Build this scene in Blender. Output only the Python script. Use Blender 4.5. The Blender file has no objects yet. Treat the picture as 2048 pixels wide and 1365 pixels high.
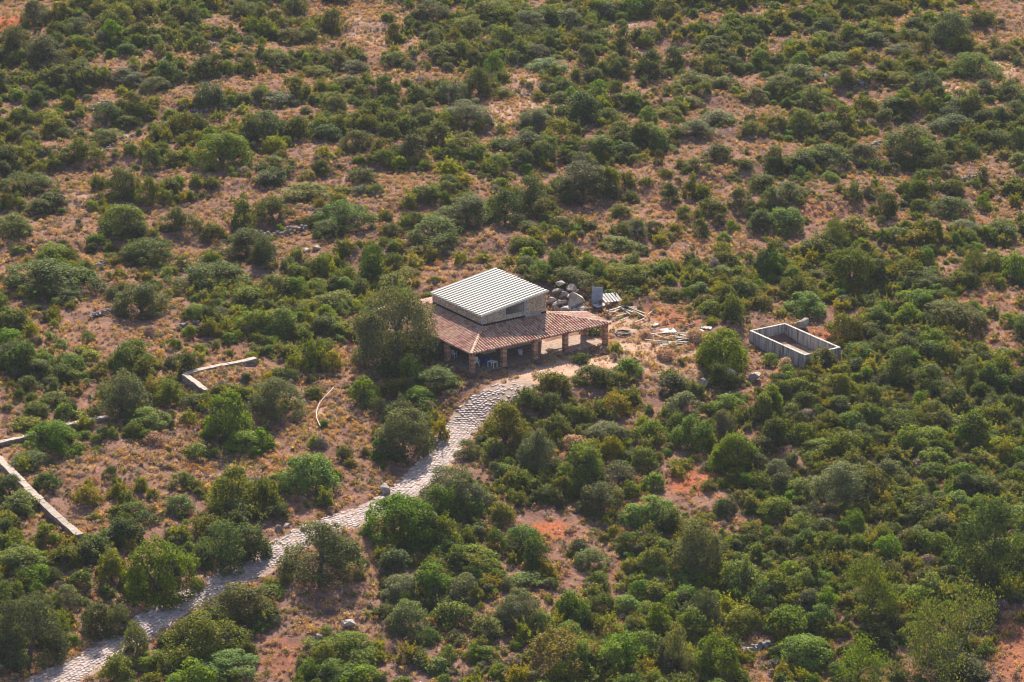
import bpy, bmesh, math, random
import numpy as np
from mathutils import Vector, Matrix

random.seed(7)
RNG = np.random.default_rng(11)
scene = bpy.context.scene
COL = scene.collection

# ------------------------------------------------------------------ camera
F_PX = 5807.0                      # focal length in pixels of the 2048 px wide photograph
PITCH = math.radians(18.6)
SLANT = 314.0
CAM = np.array([0.0, -SLANT * math.cos(PITCH), SLANT * math.sin(PITCH)])
cam_data = bpy.data.cameras.new("camera")
cam = bpy.data.objects.new("camera", cam_data)
COL.objects.link(cam)
cam.location = CAM
cam.rotation_euler = (math.pi / 2 - PITCH, 0, 0)
cam_data.sensor_fit = 'HORIZONTAL'
cam_data.sensor_width = 36.0
cam_data.lens = 36.0 * F_PX / 2048.0
cam_data.clip_start = 1.0
cam_data.clip_end = 5000.0
scene.camera = cam

# ------------------------------------------------------------------ sky and sun
SUN_EL = math.radians(35)
SUN_AZ = math.radians(2)          # from +Y (behind the house), towards -X
world = bpy.data.worlds.new("World")
scene.world = world
world.use_nodes = True
nt = world.node_tree
nt.nodes.clear()
out = nt.nodes.new("ShaderNodeOutputWorld")
bg = nt.nodes.new("ShaderNodeBackground")
sky = nt.nodes.new("ShaderNodeTexSky")
sky.sky_type = 'NISHITA'
sky.sun_disc = False
sky.sun_elevation = SUN_EL
sky.sun_rotation = SUN_AZ
sky.air_density = 1.0
sky.dust_density = 1.5
bg.inputs["Strength"].default_value = 0.09
nt.links.new(sky.outputs[0], bg.inputs["Color"])
nt.links.new(bg.outputs[0], out.inputs["Surface"])
sun_data = bpy.data.lights.new("sun", 'SUN')
sun_data.energy = 5.0
sun_data.angle = math.radians(0.5)
sun_data.color = (1.0, 0.92, 0.80)
sun = bpy.data.objects.new("sun", sun_data)
COL.objects.link(sun)
sdir = Vector((math.sin(SUN_AZ) * math.cos(SUN_EL), math.cos(SUN_AZ) * math.cos(SUN_EL), math.sin(SUN_EL)))
sun.rotation_euler = sdir.to_track_quat('Z', 'Y').to_euler()
sun.location = (0, 0, 80)

scene.view_settings.view_transform = 'Standard'
scene.view_settings.look = 'None'
scene.view_settings.exposure = 1.42
scene.view_settings.gamma = 1.0
scene.view_settings.use_curve_mapping = False
scene.cycles.max_bounces = 5
scene.cycles.diffuse_bounces = 2
scene.cycles.transmission_bounces = 4
scene.cycles.volume_bounces = 0
scene.cycles.use_denoising = True
scene.cycles.denoiser = 'OPENIMAGEDENOISE'
scene.cycles.denoising_input_passes = 'RGB_ALBEDO_NORMAL'
scene.cycles.denoising_prefilter = 'ACCURATE'
scene.cycles.filter_width = 1.15
scene.cycles.sample_clamp_indirect = 6.0

# ------------------------------------------------------------------ terrain height and picture geometry
HANG = math.radians(34.4)          # heading of the house's long front
HU = np.array([math.cos(HANG), math.sin(HANG)])
HV = np.array([-HU[1], HU[0]])
H0 = np.array([-4.27, -11.16])     # ground point under the front eave corner
PADC = H0 + HU * 9.0 + HV * 5.0
TANKC = np.array([30.4, -4.6])


def sst(a, b, x):
    t = np.clip((x - a) / (b - a), 0, 1)
    return t * t * (3 - 2 * t)


SLOPE_DIR = np.array([-0.40, 0.917])


def terrace_phase(x, y):
    """0 to 1 across each old terrace of the upper slope; the riser lies near 1"""
    q = 0.075 * (SLOPE_DIR[0] * x + SLOPE_DIR[1] * y) / 1.1 + 0.18 * np.sin(x * 0.045 + 0.6) + 0.08 * np.sin(x * 0.13 + y * 0.02)
    return q - np.floor(q)


def base_h(x, y):
    r = SLOPE_DIR[0] * x + SLOPE_DIR[1] * y
    b = 0.075 * r
    f = terrace_phase(x, y)
    step = (sst(0.72, 1.0, f) - f) * 1.1 * 0.75
    b = b + step * sst(14, 26, y - 0.2 * x)
    b = b + 0.55 * np.sin(x * 0.05 + 1.3) * np.sin(y * 0.037 + 0.4) + 0.3 * np.sin(x * 0.11 + y * 0.07)
    b = b + 0.10 * np.sin(0.31 * x - 0.2 * y + 1) + 0.06 * np.sin(0.55 * x + 0.47 * y)
    return b


WBC = None  # raised terrace behind the dry stone wall, filled in below


def hgt(x, y):
    x = np.asarray(x, float)
    y = np.asarray(y, float)
    h = base_h(x, y)
    dx, dy = x - PADC[0], y - PADC[1]
    du, dv = dx * HU[0] + dy * HU[1], dx * HV[0] + dy * HV[1]
    d = np.sqrt((du / 1.15) ** 2 + dv ** 2)
    w = 1 - sst(10.5, 19.0, d)
    h = h * (1 - w)
    dt = np.sqrt((x - TANKC[0]) ** 2 + (y - TANKC[1]) ** 2)
    wt = 1 - sst(5.5, 12.0, dt)
    h = h * (1 - wt) + TANKZ * wt
    if WBC is not None:
        c, ab, af, raise_ = WBC
        px, py = x - c[0], y - c[1]
        # inside = on the house side of both wall arms
        nb = np.array([ab[1], -ab[0]])
        nf = np.array([-af[1], af[0]])
        i1 = sst(-0.05, 0.35, px * nb[0] + py * nb[1])
        i2 = sst(-0.05, 0.35, px * nf[0] + py * nf[1])
        dd = np.sqrt(px * px + py * py)
        h = h + raise_ * i1 * i2 * (1 - sst(4.0, 11.0, dd))
    return h


TANKZ = float(base_h(*TANKC)) - 0.1
FWD = np.array([0, math.cos(PITCH), -math.sin(PITCH)])
UPV = np.array([0, math.sin(PITCH), math.cos(PITCH)])


def at(px, py, dz=0.0):
    """Where the sight line through a point of the photograph meets the ground (dz above it)."""
    d = FWD + np.array([1, 0, 0]) * (px - 1024) / F_PX - UPV * (py - 682.5) / F_PX
    t = (dz - CAM[2]) / d[2]
    for _ in range(60):
        p = CAM + t * d
        e = p[2] - (float(hgt(p[0], p[1])) + dz)
        t += e / 0.42
        if abs(e) < 1e-3:
            break
    return CAM + t * d


def ppm(p):
    """pixels of the photograph per metre at a point"""
    return F_PX / float(np.dot(np.asarray(p) - CAM, FWD))


def proj(P):
    d = np.asarray(P, float) - CAM
    k = d @ FWD
    return 1024 + F_PX * d[..., 0] / k, 682.5 - F_PX * (d @ UPV) / k


_c = at(369, 764)
_b = at(512, 731)
_f = at(414, 797)
_ab = (_b - _c)[:2] / np.linalg.norm((_b - _c)[:2])
_af = (_f - _c)[:2] / np.linalg.norm((_f - _c)[:2])
WB_PTS = (_c, _b, _f)
WBC = (_c[:2], _ab, _af, 0.75)

# ------------------------------------------------------------------ materials


def mat(name):
    m = bpy.data.materials.new(name)
    m.use_nodes = True
    t = m.node_tree
    t.nodes.clear()
    o = t.nodes.new("ShaderNodeOutputMaterial")
    b = t.nodes.new("ShaderNodeBsdfPrincipled")
    b.inputs["Roughness"].default_value = 0.85
    b.inputs["Specular IOR Level"].default_value = 0.25
    t.links.new(b.outputs[0], o.inputs["Surface"])
    return m, t, b, o


def N(t, kind, **kw):
    n = t.nodes.new(kind)
    for k, v in kw.items():
        setattr(n, k, v)
    return n


def ramp(t, src, stops, interp='LINEAR'):
    r = t.nodes.new("ShaderNodeValToRGB")
    r.color_ramp.interpolation = interp
    e = r.color_ramp.elements
    while len(e) < len(stops):
        e.new(0.5)
    for i, (p, c) in enumerate(stops):
        e[i].position = p
        e[i].color = (*c, 1) if len(c) == 3 else c
    t.links.new(src, r.inputs[0])
    return r.outputs[0]


def noise(t, scale, detail=4, rough=0.55, coord=None, dist=0.0):
    n = t.nodes.new("ShaderNodeTexNoise")
    n.inputs["Scale"].default_value = scale
    n.inputs["Detail"].default_value = detail
    n.inputs["Roughness"].default_value = rough
    n.inputs["Distortion"].default_value = dist
    if coord is not None:
        t.links.new(coord, n.inputs["Vector"])
    return n.outputs[0]


def obj_co(t):
    return t.nodes.new("ShaderNodeTexCoord").outputs["Object"]


def geo_pos(t):
    return t.nodes.new("ShaderNodeNewGeometry").outputs["Position"]


def mixc(t, fac, a, b, blend='MIX'):
    m = t.nodes.new("ShaderNodeMix")
    m.data_type = 'RGBA'
    m.blend_type = blend
    for sock, v in ((m.inputs[0], fac), (m.inputs[6], a), (m.inputs[7], b)):
        if isinstance(v, (int, float)):
            sock.default_value = v
        elif isinstance(v, tuple):
            sock.default_value = (*v, 1) if len(v) == 3 else v
        else:
            t.links.new(v, sock)
    return m.outputs[2]


def bump(t, b, src, strength, dist):
    n = t.nodes.new("ShaderNodeBump")
    n.inputs["Strength"].default_value = strength
    n.inputs["Distance"].default_value = dist
    t.links.new(src, n.inputs["Height"])
    t.links.new(n.outputs[0], b.inputs["Normal"])


def mth(t, op, a, b=None, c=None):
    n = t.nodes.new("ShaderNodeMath")
    n.operation = op
    for i, v in enumerate((a, b, c)):
        if v is None:
            continue
        if isinstance(v, (int, float)):
            n.inputs[i].default_value = v
        else:
            t.links.new(v, n.inputs[i])
    return n.outputs[0]


def leaf_mat(name, dark, mid, light, trans=0.45, hue_spread=0.03, val=0.5):
    """Leaves: reflect and let light through; colour differs from leaf to leaf and plant to plant."""
    m, t, b, o = mat(name)
    g = t.nodes.new("ShaderNodeNewGeometry")
    oi = t.nodes.new("ShaderNodeObjectInfo")
    nz = noise(t, 0.9, 3, 0.6, g.outputs["Position"])
    k = mth(t, 'ADD', mth(t, 'MULTIPLY', g.outputs["Random Per Island"], 0.55), mth(t, 'MULTIPLY', nz, 0.45))
    c = ramp(t, k, [(0.12, dark), (0.5, mid), (0.92, light)])
    hs = t.nodes.new("ShaderNodeHueSaturation")
    t.links.new(c, hs.inputs["Color"])
    hr = mth(t, 'MULTIPLY_ADD', oi.outputs["Random"], hue_spread * 2, 0.5 - hue_spread)
    t.links.new(hr, hs.inputs["Hue"])
    r2 = mth(t, 'FRACT', mth(t, 'MULTIPLY', oi.outputs["Random"], 7.31))
    t.links.new(mth(t, 'MULTIPLY_ADD', r2, val, 1 - val / 2), hs.inputs["Value"])
    r3 = mth(t, 'FRACT', mth(t, 'MULTIPLY', oi.outputs["Random"], 13.7))
    t.links.new(mth(t, 'MULTIPLY_ADD', r3, 0.3, 0.85), hs.inputs["Saturation"])
    t.links.new(hs.outputs[0], b.inputs["Base Color"])
    b.inputs["Roughness"].default_value = 0.7
    b.inputs["Specular IOR Level"].default_value = 0.06
    tr = t.nodes.new("ShaderNodeBsdfTranslucent")
    tc = mixc(t, 1.0, hs.outputs[0], (1.55, 1.38, 0.35), 'MULTIPLY')
    t.links.new(tc, tr.inputs["Color"])
    ms = t.nodes.new("ShaderNodeMixShader")
    ms.inputs[0].default_value = trans
    t.links.new(b.outputs[0], ms.inputs[1])
    t.links.new(tr.outputs[0], ms.inputs[2])
    t.links.new(ms.outputs[0], o.inputs["Surface"])
    return m


LEAF = {
    'M': leaf_mat("leaf_mid_green", (0.030, 0.046, 0.008), (0.105, 0.126, 0.013), (0.245, 0.250, 0.020), 0.30),
    'B': leaf_mat("leaf_bright_green", (0.036, 0.074, 0.006), (0.108, 0.170, 0.010), (0.215, 0.265, 0.016), 0.33, 0.02, 0.35),
    'D': leaf_mat("leaf_dark_green", (0.026, 0.042, 0.011), (0.072, 0.098, 0.017), (0.155, 0.178, 0.026), 0.27),
    'O': leaf_mat("leaf_grey_green", (0.042, 0.053, 0.021), (0.100, 0.114, 0.040), (0.200, 0.205, 0.075), 0.26, 0.02),
    'Y': leaf_mat("leaf_yellow_green", (0.080, 0.085, 0.008), (0.190, 0.188, 0.013), (0.310, 0.270, 0.022), 0.34, 0.03),
    'T': leaf_mat("dry_twigs", (0.180, 0.105, 0.072), (0.390, 0.245, 0.165), (0.560, 0.385, 0.265), 0.30, 0.02, 0.5),
    'G': leaf_mat("grey_twigs", (0.090, 0.068, 0.064), (0.205, 0.152, 0.135), (0.330, 0.250, 0.215), 0.25, 0.02, 0.4),
    'R': leaf_mat("golden_seed_heads", (0.210, 0.105, 0.040), (0.450, 0.260, 0.095), (0.610, 0.390, 0.155), 0.32, 0.02, 0.4),
}


def simple_mat(name, stops, scale, rough=0.85, bstr=0.4, bdist=0.02, detail=5, spec=0.25, co='obj', metal=0.0):
    m, t, b, o = mat(name)
    v = obj_co(t) if co == 'obj' else geo_pos(t)
    n = noise(t, scale, detail, 0.6, v)
    c = ramp(t, n, stops)
    t.links.new(c, b.inputs["Base Color"])
    b.inputs["Roughness"].default_value = rough
    b.inputs["Specular IOR Level"].default_value = spec
    b.inputs["Metallic"].default_value = metal
    if bstr:
        bump(t, b, n, bstr, bdist)
    return m


M_BARK = simple_mat("bark", [(0.3, (0.050, 0.040, 0.034)), (0.7, (0.12, 0.10, 0.085))], 6, 0.9, 0.8, 0.02)
M_DEADWOOD = simple_mat("bleached_wood", [(0.3, (0.13, 0.11, 0.095)), (0.7, (0.30, 0.27, 0.24))], 5, 0.9, 0.8, 0.02)


def island_var(t, col, amount):
    g = t.nodes.new("ShaderNodeNewGeometry")
    hs = t.nodes.new("ShaderNodeHueSaturation")
    t.links.new(col, hs.inputs["Color"])
    t.links.new(mth(t, 'MULTIPLY_ADD', g.outputs["Random Per Island"], amount, 1 - amount / 2), hs.inputs["Value"])
    return hs.outputs[0]


def object_var(t, col, amount):
    g = t.nodes.new("ShaderNodeObjectInfo")
    hs = t.nodes.new("ShaderNodeHueSaturation")
    t.links.new(col, hs.inputs["Color"])
    t.links.new(mth(t, 'MULTIPLY_ADD', g.outputs["Random"], amount, 1 - amount / 2), hs.inputs["Value"])
    return hs.outputs[0]


def stone_mat(name, a, b_, c_, scale=1.6, var='island', amount=0.4, bd=0.03):
    m, t, b, o = mat(name)
    v = obj_co(t) if var == 'object' else geo_pos(t)
    n1 = noise(t, scale, 6, 0.65, v)
    n2 = noise(t, scale * 5.3, 4, 0.6, v)
    c = ramp(t, n1, [(0.28, a), (0.5, b_), (0.74, c_)])
    c = mixc(t, mth(t, 'MULTIPLY', n2, 0.35), c, (0.10, 0.085, 0.07))
    c = island_var(t, c, amount) if var == 'island' else object_var(t, c, amount)
    t.links.new(c, b.inputs["Base Color"])
    bump(t, b, n2, 0.8, bd)
    return m


M_ROCK = stone_mat("grey_limestone", (0.18, 0.13, 0.10), (0.37, 0.29, 0.235), (0.52, 0.44, 0.37), 2.2, 'object', 0.5, 0.12)
M_RUBBLE = stone_mat("rubble_stone", (0.16, 0.13, 0.115), (0.26, 0.22, 0.20), (0.37, 0.325, 0.30), 2.0, 'island', 0.6, 0.04)
M_PAVE = stone_mat("paving_limestone", (0.24, 0.175, 0.155), (0.345, 0.265, 0.24), (0.43, 0.35, 0.32), 2.2, 'island', 0.45, 0.03)
M_PAVE_OBJ = stone_mat("paving_limestone_single", (0.24, 0.175, 0.155), (0.345, 0.265, 0.24), (0.43, 0.35, 0.32), 2.2, 'object', 0.45, 0.03)
M_COPING = stone_mat("coping_mortar", (0.23, 0.17, 0.135), (0.33, 0.26, 0.205), (0.41, 0.34, 0.275), 1.5, 'object', 0.25, 0.03)


def masonry_mat(name, scale, cols, mortar, zs=1.0, bd=0.06):
    """Small rubble stones in mortar, too far off to tell the stones apart."""
    m, t, b, o = mat(name)
    co = obj_co(t)
    mp = t.nodes.new("ShaderNodeMapping")
    mp.inputs["Scale"].default_value = (scale, scale, scale * zs)
    t.links.new(co, mp.inputs["Vector"])
    v1 = N(t, "ShaderNodeTexVoronoi")
    v1.inputs["Scale"].default_value = 1.0
    t.links.new(mp.outputs[0], v1.inputs["Vector"])
    v2 = N(t, "ShaderNodeTexVoronoi", feature='DISTANCE_TO_EDGE')
    v2.inputs["Scale"].default_value = 1.0
    t.links.new(mp.outputs[0], v2.inputs["Vector"])
    sep = t.nodes.new("ShaderNodeSeparateColor")
    t.links.new(v1.outputs["Color"], sep.inputs[0])
    c = ramp(t, sep.outputs[0], cols)
    e = ramp(t, v2.outputs["Distance"], [(0.03, (0, 0, 0)), (0.12, (1, 1, 1))])
    c = mixc(t, e, mortar, c)
    big = noise(t, 0.7, 3, 0.5, co)
    c = mixc(t, mth(t, 'MULTIPLY', big, 0.3), c, (0.36, 0.24, 0.17))
    t.links.new(c, b.inputs["Base Color"])
    bump(t, b, e, 0.9, bd)
    return m


M_INFILL = masonry_mat("stone_infill", 6.0, [(0.0, (0.36, 0.20, 0.12)), (0.35, (0.62, 0.42, 0.29)), (0.7, (0.72, 0.54, 0.40)), (1.0, (0.76, 0.64, 0.52))], (0.34, 0.21, 0.14), 1.3)
M_WALLSTONE = masonry_mat("field_wall_stone", 3.2, [(0.0, (0.14, 0.11, 0.09)), (0.5, (0.30, 0.25, 0.21)), (1.0, (0.45, 0.39, 0.33))], (0.12, 0.09, 0.07), 1.5)

M_CONC = simple_mat("grey_concrete", [(0.3, (0.24, 0.23, 0.23)), (0.7, (0.40, 0.385, 0.38))], 2.5, 0.9, 0.4, 0.02)
M_PLASTER = simple_mat("house_render", [(0.3, (0.33, 0.25, 0.19)), (0.7, (0.50, 0.40, 0.32))], 1.2, 0.9, 0.3, 0.02)
M_RECESS_SHADE = simple_mat("recess_shade_black", [(0.3, (0.008, 0.008, 0.010)), (0.7, (0.02, 0.02, 0.022))], 4, 0.6, 0.3, 0.01)  # black paints the shade in the gap under the upper box
M_WOOD = simple_mat("weathered_beam", [(0.3, (0.10, 0.06, 0.04)), (0.7, (0.20, 0.13, 0.085))], 4, 0.85, 0.4, 0.01)
M_WHITE = simple_mat("white_plastic", [(0.3, (0.60, 0.60, 0.60)), (0.7, (0.74, 0.74, 0.73))], 2, 0.5, 0.1, 0.005)
M_BLUE = simple_mat("blue_plastic", [(0.3, (0.015, 0.05, 0.20)), (0.7, (0.03, 0.09, 0.30))], 3, 0.5, 0.1, 0.005)
M_HOSE = simple_mat("black_pipe", [(0.3, (0.03, 0.028, 0.03)), (0.7, (0.09, 0.085, 0.085))], 6, 0.6, 0.1, 0.005)
M_PALEHOSE = simple_mat("pale_pipe", [(0.3, (0.40, 0.33, 0.27)), (0.7, (0.58, 0.50, 0.42))], 4, 0.7, 0.1, 0.005)


def brick_mat():
    m, t, b, o = mat("pillar_brick")
    n = noise(t, 5, 4, 0.6, geo_pos(t))
    c = ramp(t, n, [(0.3, (0.26, 0.11, 0.06)), (0.55, (0.40, 0.20, 0.12)), (0.8, (0.52, 0.34, 0.24))])
    c = island_var(t, c, 0.9)
    t.links.new(c, b.inputs["Base Color"])
    bump(t, b, n, 0.5, 0.02)
    return m


def tile_mat():
    m, t, b, o = mat("terracotta_tile")
    p = geo_pos(t)
    n = noise(t, 0.55, 5, 0.65, p)
    g = t.nodes.new("ShaderNodeNewGeometry")
    c = ramp(t, mth(t, 'ADD', mth(t, 'MULTIPLY', n, 0.6), mth(t, 'MULTIPLY', g.outputs["Random Per Island"], 0.45)),
             [(0.22, (0.27, 0.095, 0.07)), (0.42, (0.39, 0.18, 0.13)), (0.60, (0.47, 0.275, 0.205)), (0.85, (0.52, 0.37, 0.24))])
    l = ramp(t, noise(t, 1.3, 5, 0.7, p), [(0.52, (0, 0, 0)), (0.68, (1, 1, 1))])
    c = mixc(t, mth(t, 'MULTIPLY', l, 0.45), c, (0.44, 0.38, 0.17))
    t.links.new(c, b.inputs["Base Color"])
    b.inputs["Roughness"].default_value = 0.8
    bump(t, b, noise(t, 14, 3, 0.6, p), 0.4, 0.01)
    return m


def sheet_mat():
    """Painted corrugated sheet with reddish dust blown over it in streaks along the ribs."""
    m, t, b, o = mat("roof_sheet_paint")
    co = obj_co(t)
    mp = t.nodes.new("ShaderNodeMapping")
    mp.inputs["Scale"].default_value = (0.22, 0.8, 1)
    t.links.new(co, mp.inputs["Vector"])
    n = noise(t, 1.0, 5, 0.6, mp.outputs[0])
    c = ramp(t, n, [(0.36, (0.165, 0.165, 0.14)), (0.50, (0.20, 0.175, 0.15)), (0.62, (0.245, 0.15, 0.125))])
    n2 = noise(t, 2.5, 5, 0.7, co)
    c = mixc(t, mth(t, 'MULTIPLY', n2, 0.22), c, (0.33, 0.31, 0.26))
    t.links.new(c, b.inputs["Base Color"])
    b.inputs["Roughness"].default_value = 0.6
    return m


def tank_mat():
    """Board-marked concrete with dark vertical runs below the rim."""
    m, t, b, o = mat("tank_concrete")
    co = obj_co(t)
    mp = t.nodes.new("ShaderNodeMapping")
    mp.inputs["Scale"].default_value = (3.2, 3.2, 0.35)
    t.links.new(co, mp.inputs["Vector"])
    n = noise(t, 1.0, 6, 0.65, mp.outputs[0])
    c = ramp(t, n, [(0.36, (0.11, 0.09, 0.08)), (0.48, (0.33, 0.285, 0.25)), (0.7, (0.52, 0.46, 0.41))])
    n2 = noise(t, 3.0, 6, 0.7, co)
    c = mixc(t, ramp(t, n2, [(0.5, (0, 0, 0)), (0.75, (0.6, 0.6, 0.6))]), c, (0.18, 0.16, 0.155))
    wv = N(t, "ShaderNodeTexWave", wave_type='BANDS', bands_direction='Z')
    wv.inputs["Scale"].default_value = 0.9
    wv.inputs["Distortion"].default_value = 0.6
    t.links.new(co, wv.inputs["Vector"])
    ln = ramp(t, wv.outputs[0], [(0.0, (0.5, 0.5, 0.5)), (0.06, (0, 0, 0))])
    c = mixc(t, ln, c, (0.13, 0.12, 0.12))
    t.links.new(c, b.inputs["Base Color"])
    bump(t, b, n2, 0.4, 0.02)
    return m


def ground_mat():
    m, t, b, o = mat("dry_ground")
    p = geo_pos(t)
    big = noise(t, 0.045, 5, 0.6, p, 0.4)
    med = noise(t, 0.5, 6, 0.65, p)
    fine = noise(t, 3.5, 5, 0.7, p)
    c = ramp(t, mth(t, 'ADD', mth(t, 'MULTIPLY', med, 0.6), mth(t, 'MULTIPLY', fine, 0.4)),
             [(0.30, (0.055, 0.033, 0.030)), (0.45, (0.135, 0.075, 0.056)), (0.58, (0.230, 0.128, 0.088)), (0.74, (0.37, 0.22, 0.155))])
    c = mixc(t, ramp(t, big, [(0.45, (0, 0, 0)), (0.65, (0.45, 0.45, 0.45))]), c, (0.15, 0.095, 0.08))
    red = N(t, "ShaderNodeAttribute", attribute_name="red_soil")
    pale = N(t, "ShaderNodeAttribute", attribute_name="pale_soil")
    redc = ramp(t, fine, [(0.3, (0.20, 0.055, 0.025)), (0.7, (0.42, 0.14, 0.06))])
    c = mixc(t, mth(t, 'MULTIPLY', red.outputs["Fac"], ramp(t, med, [(0.3, (0.35, 0.35, 0.35)), (0.55, (1, 1, 1))])), c, redc)
    palec = ramp(t, fine, [(0.3, (0.34, 0.20, 0.13)), (0.7, (0.54, 0.37, 0.27))])
    c = mixc(t, mth(t, 'MULTIPLY', pale.outputs["Fac"], ramp(t, med, [(0.25, (0.4, 0.4, 0.4)), (0.5, (1, 1, 1))])), c, palec)
    # loose pale stones
    v = N(t, "ShaderNodeTexVoronoi")
    v.inputs["Scale"].default_value = 1.6
    t.links.new(p, v.inputs["Vector"])
    st = mth(t, 'MULTIPLY', ramp(t, v.outputs["Distance"], [(0.10, (1, 1, 1)), (0.16, (0, 0, 0))]), ramp(t, noise(t, 0.09, 3, 0.5, p), [(0.52, (0, 0, 0)), (0.6, (1, 1, 1))]))
    c = mixc(t, st, c, (0.42, 0.38, 0.36))
    t.links.new(c, b.inputs["Base Color"])
    b.inputs["Roughness"].default_value = 1.0
    b.inputs["Specular IOR Level"].default_value = 0.0
    bump(t, b, fine, 0.9, 0.12)
    return m


M_BRICK = brick_mat()
M_TILE = tile_mat()
M_PAN = simple_mat("channel_tile_dirt_shade", [(0.3, (0.065, 0.022, 0.02)), (0.7, (0.14, 0.05, 0.04))], 1.5, 0.85, 0.3, 0.01)  # dirty channel tiles, with the shade between barrel tiles put into the colour
M_SHEET = sheet_mat()
M_TANK = tank_mat()
M_GROUND = ground_mat()
M_DIRT = simple_mat("track_dirt", [(0.3, (0.14, 0.085, 0.06)), (0.7, (0.34, 0.235, 0.17))], 2.5, 0.95, 0.5, 0.03, co='geo')
M_PLANK = stone_mat("grey_plank_wood", (0.22, 0.19, 0.165), (0.40, 0.36, 0.32), (0.60, 0.56, 0.52), 3.0, 'object', 0.7, 0.01)
M_TIMBER = stone_mat("pale_timber", (0.36, 0.25, 0.17), (0.54, 0.42, 0.32), (0.70, 0.58, 0.47), 3.0, 'object', 0.5, 0.01)
M_ZINC = simple_mat("weathered_zinc", [(0.3, (0.20, 0.22, 0.27)), (0.7, (0.34, 0.36, 0.41))], 2.0, 0.55, 0.2, 0.01)
M_PALEBOARD = simple_mat("pale_board", [(0.3, (0.36, 0.32, 0.28)), (0.7, (0.54, 0.50, 0.46))], 1.8, 0.8, 0.2, 0.01)

# ------------------------------------------------------------------ mesh helpers


def link(name, data, parent=None):
    o = bpy.data.objects.new(name, data)
    COL.objects.link(o)
    if parent is not None:
        o.parent = parent
    return o


def tag(o, label=None, cat=None, group=None, kind=None):
    if label:
        o['label'] = label
    if cat:
        o['category'] = cat
    if group:
        o['group'] = group
    if kind:
        o['kind'] = kind
    return o


def empty(name, loc, rz=0.0):
    o = link(name, None)
    o.location = loc
    o.rotation_euler = (0, 0, rz)
    o.empty_display_size = 0.3
    return o


def mesh_np(name, verts, faces, material, smooth=False):
    """faces: (n,4) or (n,3) array"""
    me = bpy.data.meshes.new(name)
    verts = np.asarray(verts, np.float32)
    faces = np.asarray(faces, np.int32)
    k = faces.shape[1]
    me.vertices.add(len(verts))
    me.vertices.foreach_set("co", verts.ravel())
    me.loops.add(faces.size)
    me.loops.foreach_set("vertex_index", faces.ravel())
    me.polygons.add(len(faces))
    me.polygons.foreach_set("loop_start", np.arange(0, faces.size, k, dtype=np.int32))
    me.polygons.foreach_set("loop_total", np.full(len(faces), k, np.int32))
    me.update(calc_edges=True)
    if material is not None:
        me.materials.append(material)
    if smooth:
        me.polygons.foreach_set("use_smooth", np.ones(len(faces), bool))
    return me


class MB:
    """collects polygons, becomes one mesh"""

    def __init__(self):
        self.v, self.f = [], []

    def poly(self, pts, faces):
        n = len(self.v)
        self.v.extend([tuple(p) for p in pts])
        self.f.extend([tuple(i + n for i in f) for f in faces])

    def box(self, a, b, jit=0.0):
        (x0, y0, z0), (x1, y1, z1) = a, b
        j = (lambda: random.uniform(-jit, jit)) if jit else (lambda: 0.0)
        p = [(x + j(), y + j(), z + j()) for z in (z0, z1) for (x, y) in ((x0, y0), (x1, y0), (x1, y1), (x0, y1))]
        self.poly(p, [(0, 3, 2, 1), (4, 5, 6, 7), (0, 1, 5, 4), (1, 2, 6, 5), (2, 3, 7, 6), (3, 0, 4, 7)])

    def obox(self, c, size, rot, jit=0.0):
        h = [s / 2 for s in size]
        p = []
        for z in (-h[2], h[2]):
            for (x, y) in ((-h[0], -h[1]), (h[0], -h[1]), (h[0], h[1]), (-h[0], h[1])):
                q = rot @ Vector((x, y, z)) + Vector(c)
                p.append(tuple(q[i] + (random.uniform(-jit, jit) if jit else 0) for i in range(3)))
        self.poly(p, [(0, 3, 2, 1), (4, 5, 6, 7), (0, 1, 5, 4), (1, 2, 6, 5), (2, 3, 7, 6), (3, 0, 4, 7)])

    def tube(self, pts, rads, n=6, cap=True):
        pts = [Vector(p) for p in pts]
        base = len(self.v)
        x = None
        for i, p in enumerate(pts):
            d = (pts[min(i + 1, len(pts) - 1)] - pts[max(i - 1, 0)]).normalized()
            if x is None:
                x = d.orthogonal().normalized()
            x = (x - d * x.dot(d)).normalized()
            y = d.cross(x)
            for k in range(n):
                a = 2 * math.pi * k / n
                self.v.append(tuple(p + (x * math.cos(a) + y * math.sin(a)) * rads[i]))
        for i in range(len(pts) - 1):
            for k in range(n):
                a, b = base + i * n + k, base + i * n + (k + 1) % n
                self.f.append((a, b, b + n, a + n))
        if cap:
            self.f.append(tuple(base + k for k in range(n))[::-1])
            self.f.append(tuple(base + (len(pts) - 1) * n + k for k in range(n)))

    def mesh(self, name, material, smooth=False):
        me = bpy.data.meshes.new(name)
        me.from_pydata(self.v, [], self.f)
        me.materials.append(material)
        if smooth:
            me.polygons.foreach_set("use_smooth", np.ones(len(self.f), bool))
        me.update()
        return me

    def build(self, name, material, parent=None, smooth=False):
        return link(name, self.mesh(name, material, smooth), parent)


def unit(v):
    return v / np.maximum(np.linalg.norm(v, axis=-1, keepdims=True), 1e-9)


def leaf_quads(P, Nn, size, aspect=0.6, rng=RNG):
    """lozenge leaves at points P facing Nn"""
    n = len(P)
    r = unit(rng.normal(size=(n, 3)))
    t = unit(np.cross(Nn, r))
    b = np.cross(Nn, t)
    s = (size * rng.uniform(0.65, 1.3, n))[:, None]
    droop = Nn * s * 0.18
    v = np.stack([P - t * s * 0.5 - droop, P + b * s * 0.5 * aspect, P + t * s * 0.5 - droop, P - b * s * 0.5 * aspect], 1).reshape(-1, 3)
    f = np.arange(n * 4, dtype=np.int32).reshape(n, 4)
    return v, f


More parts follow.
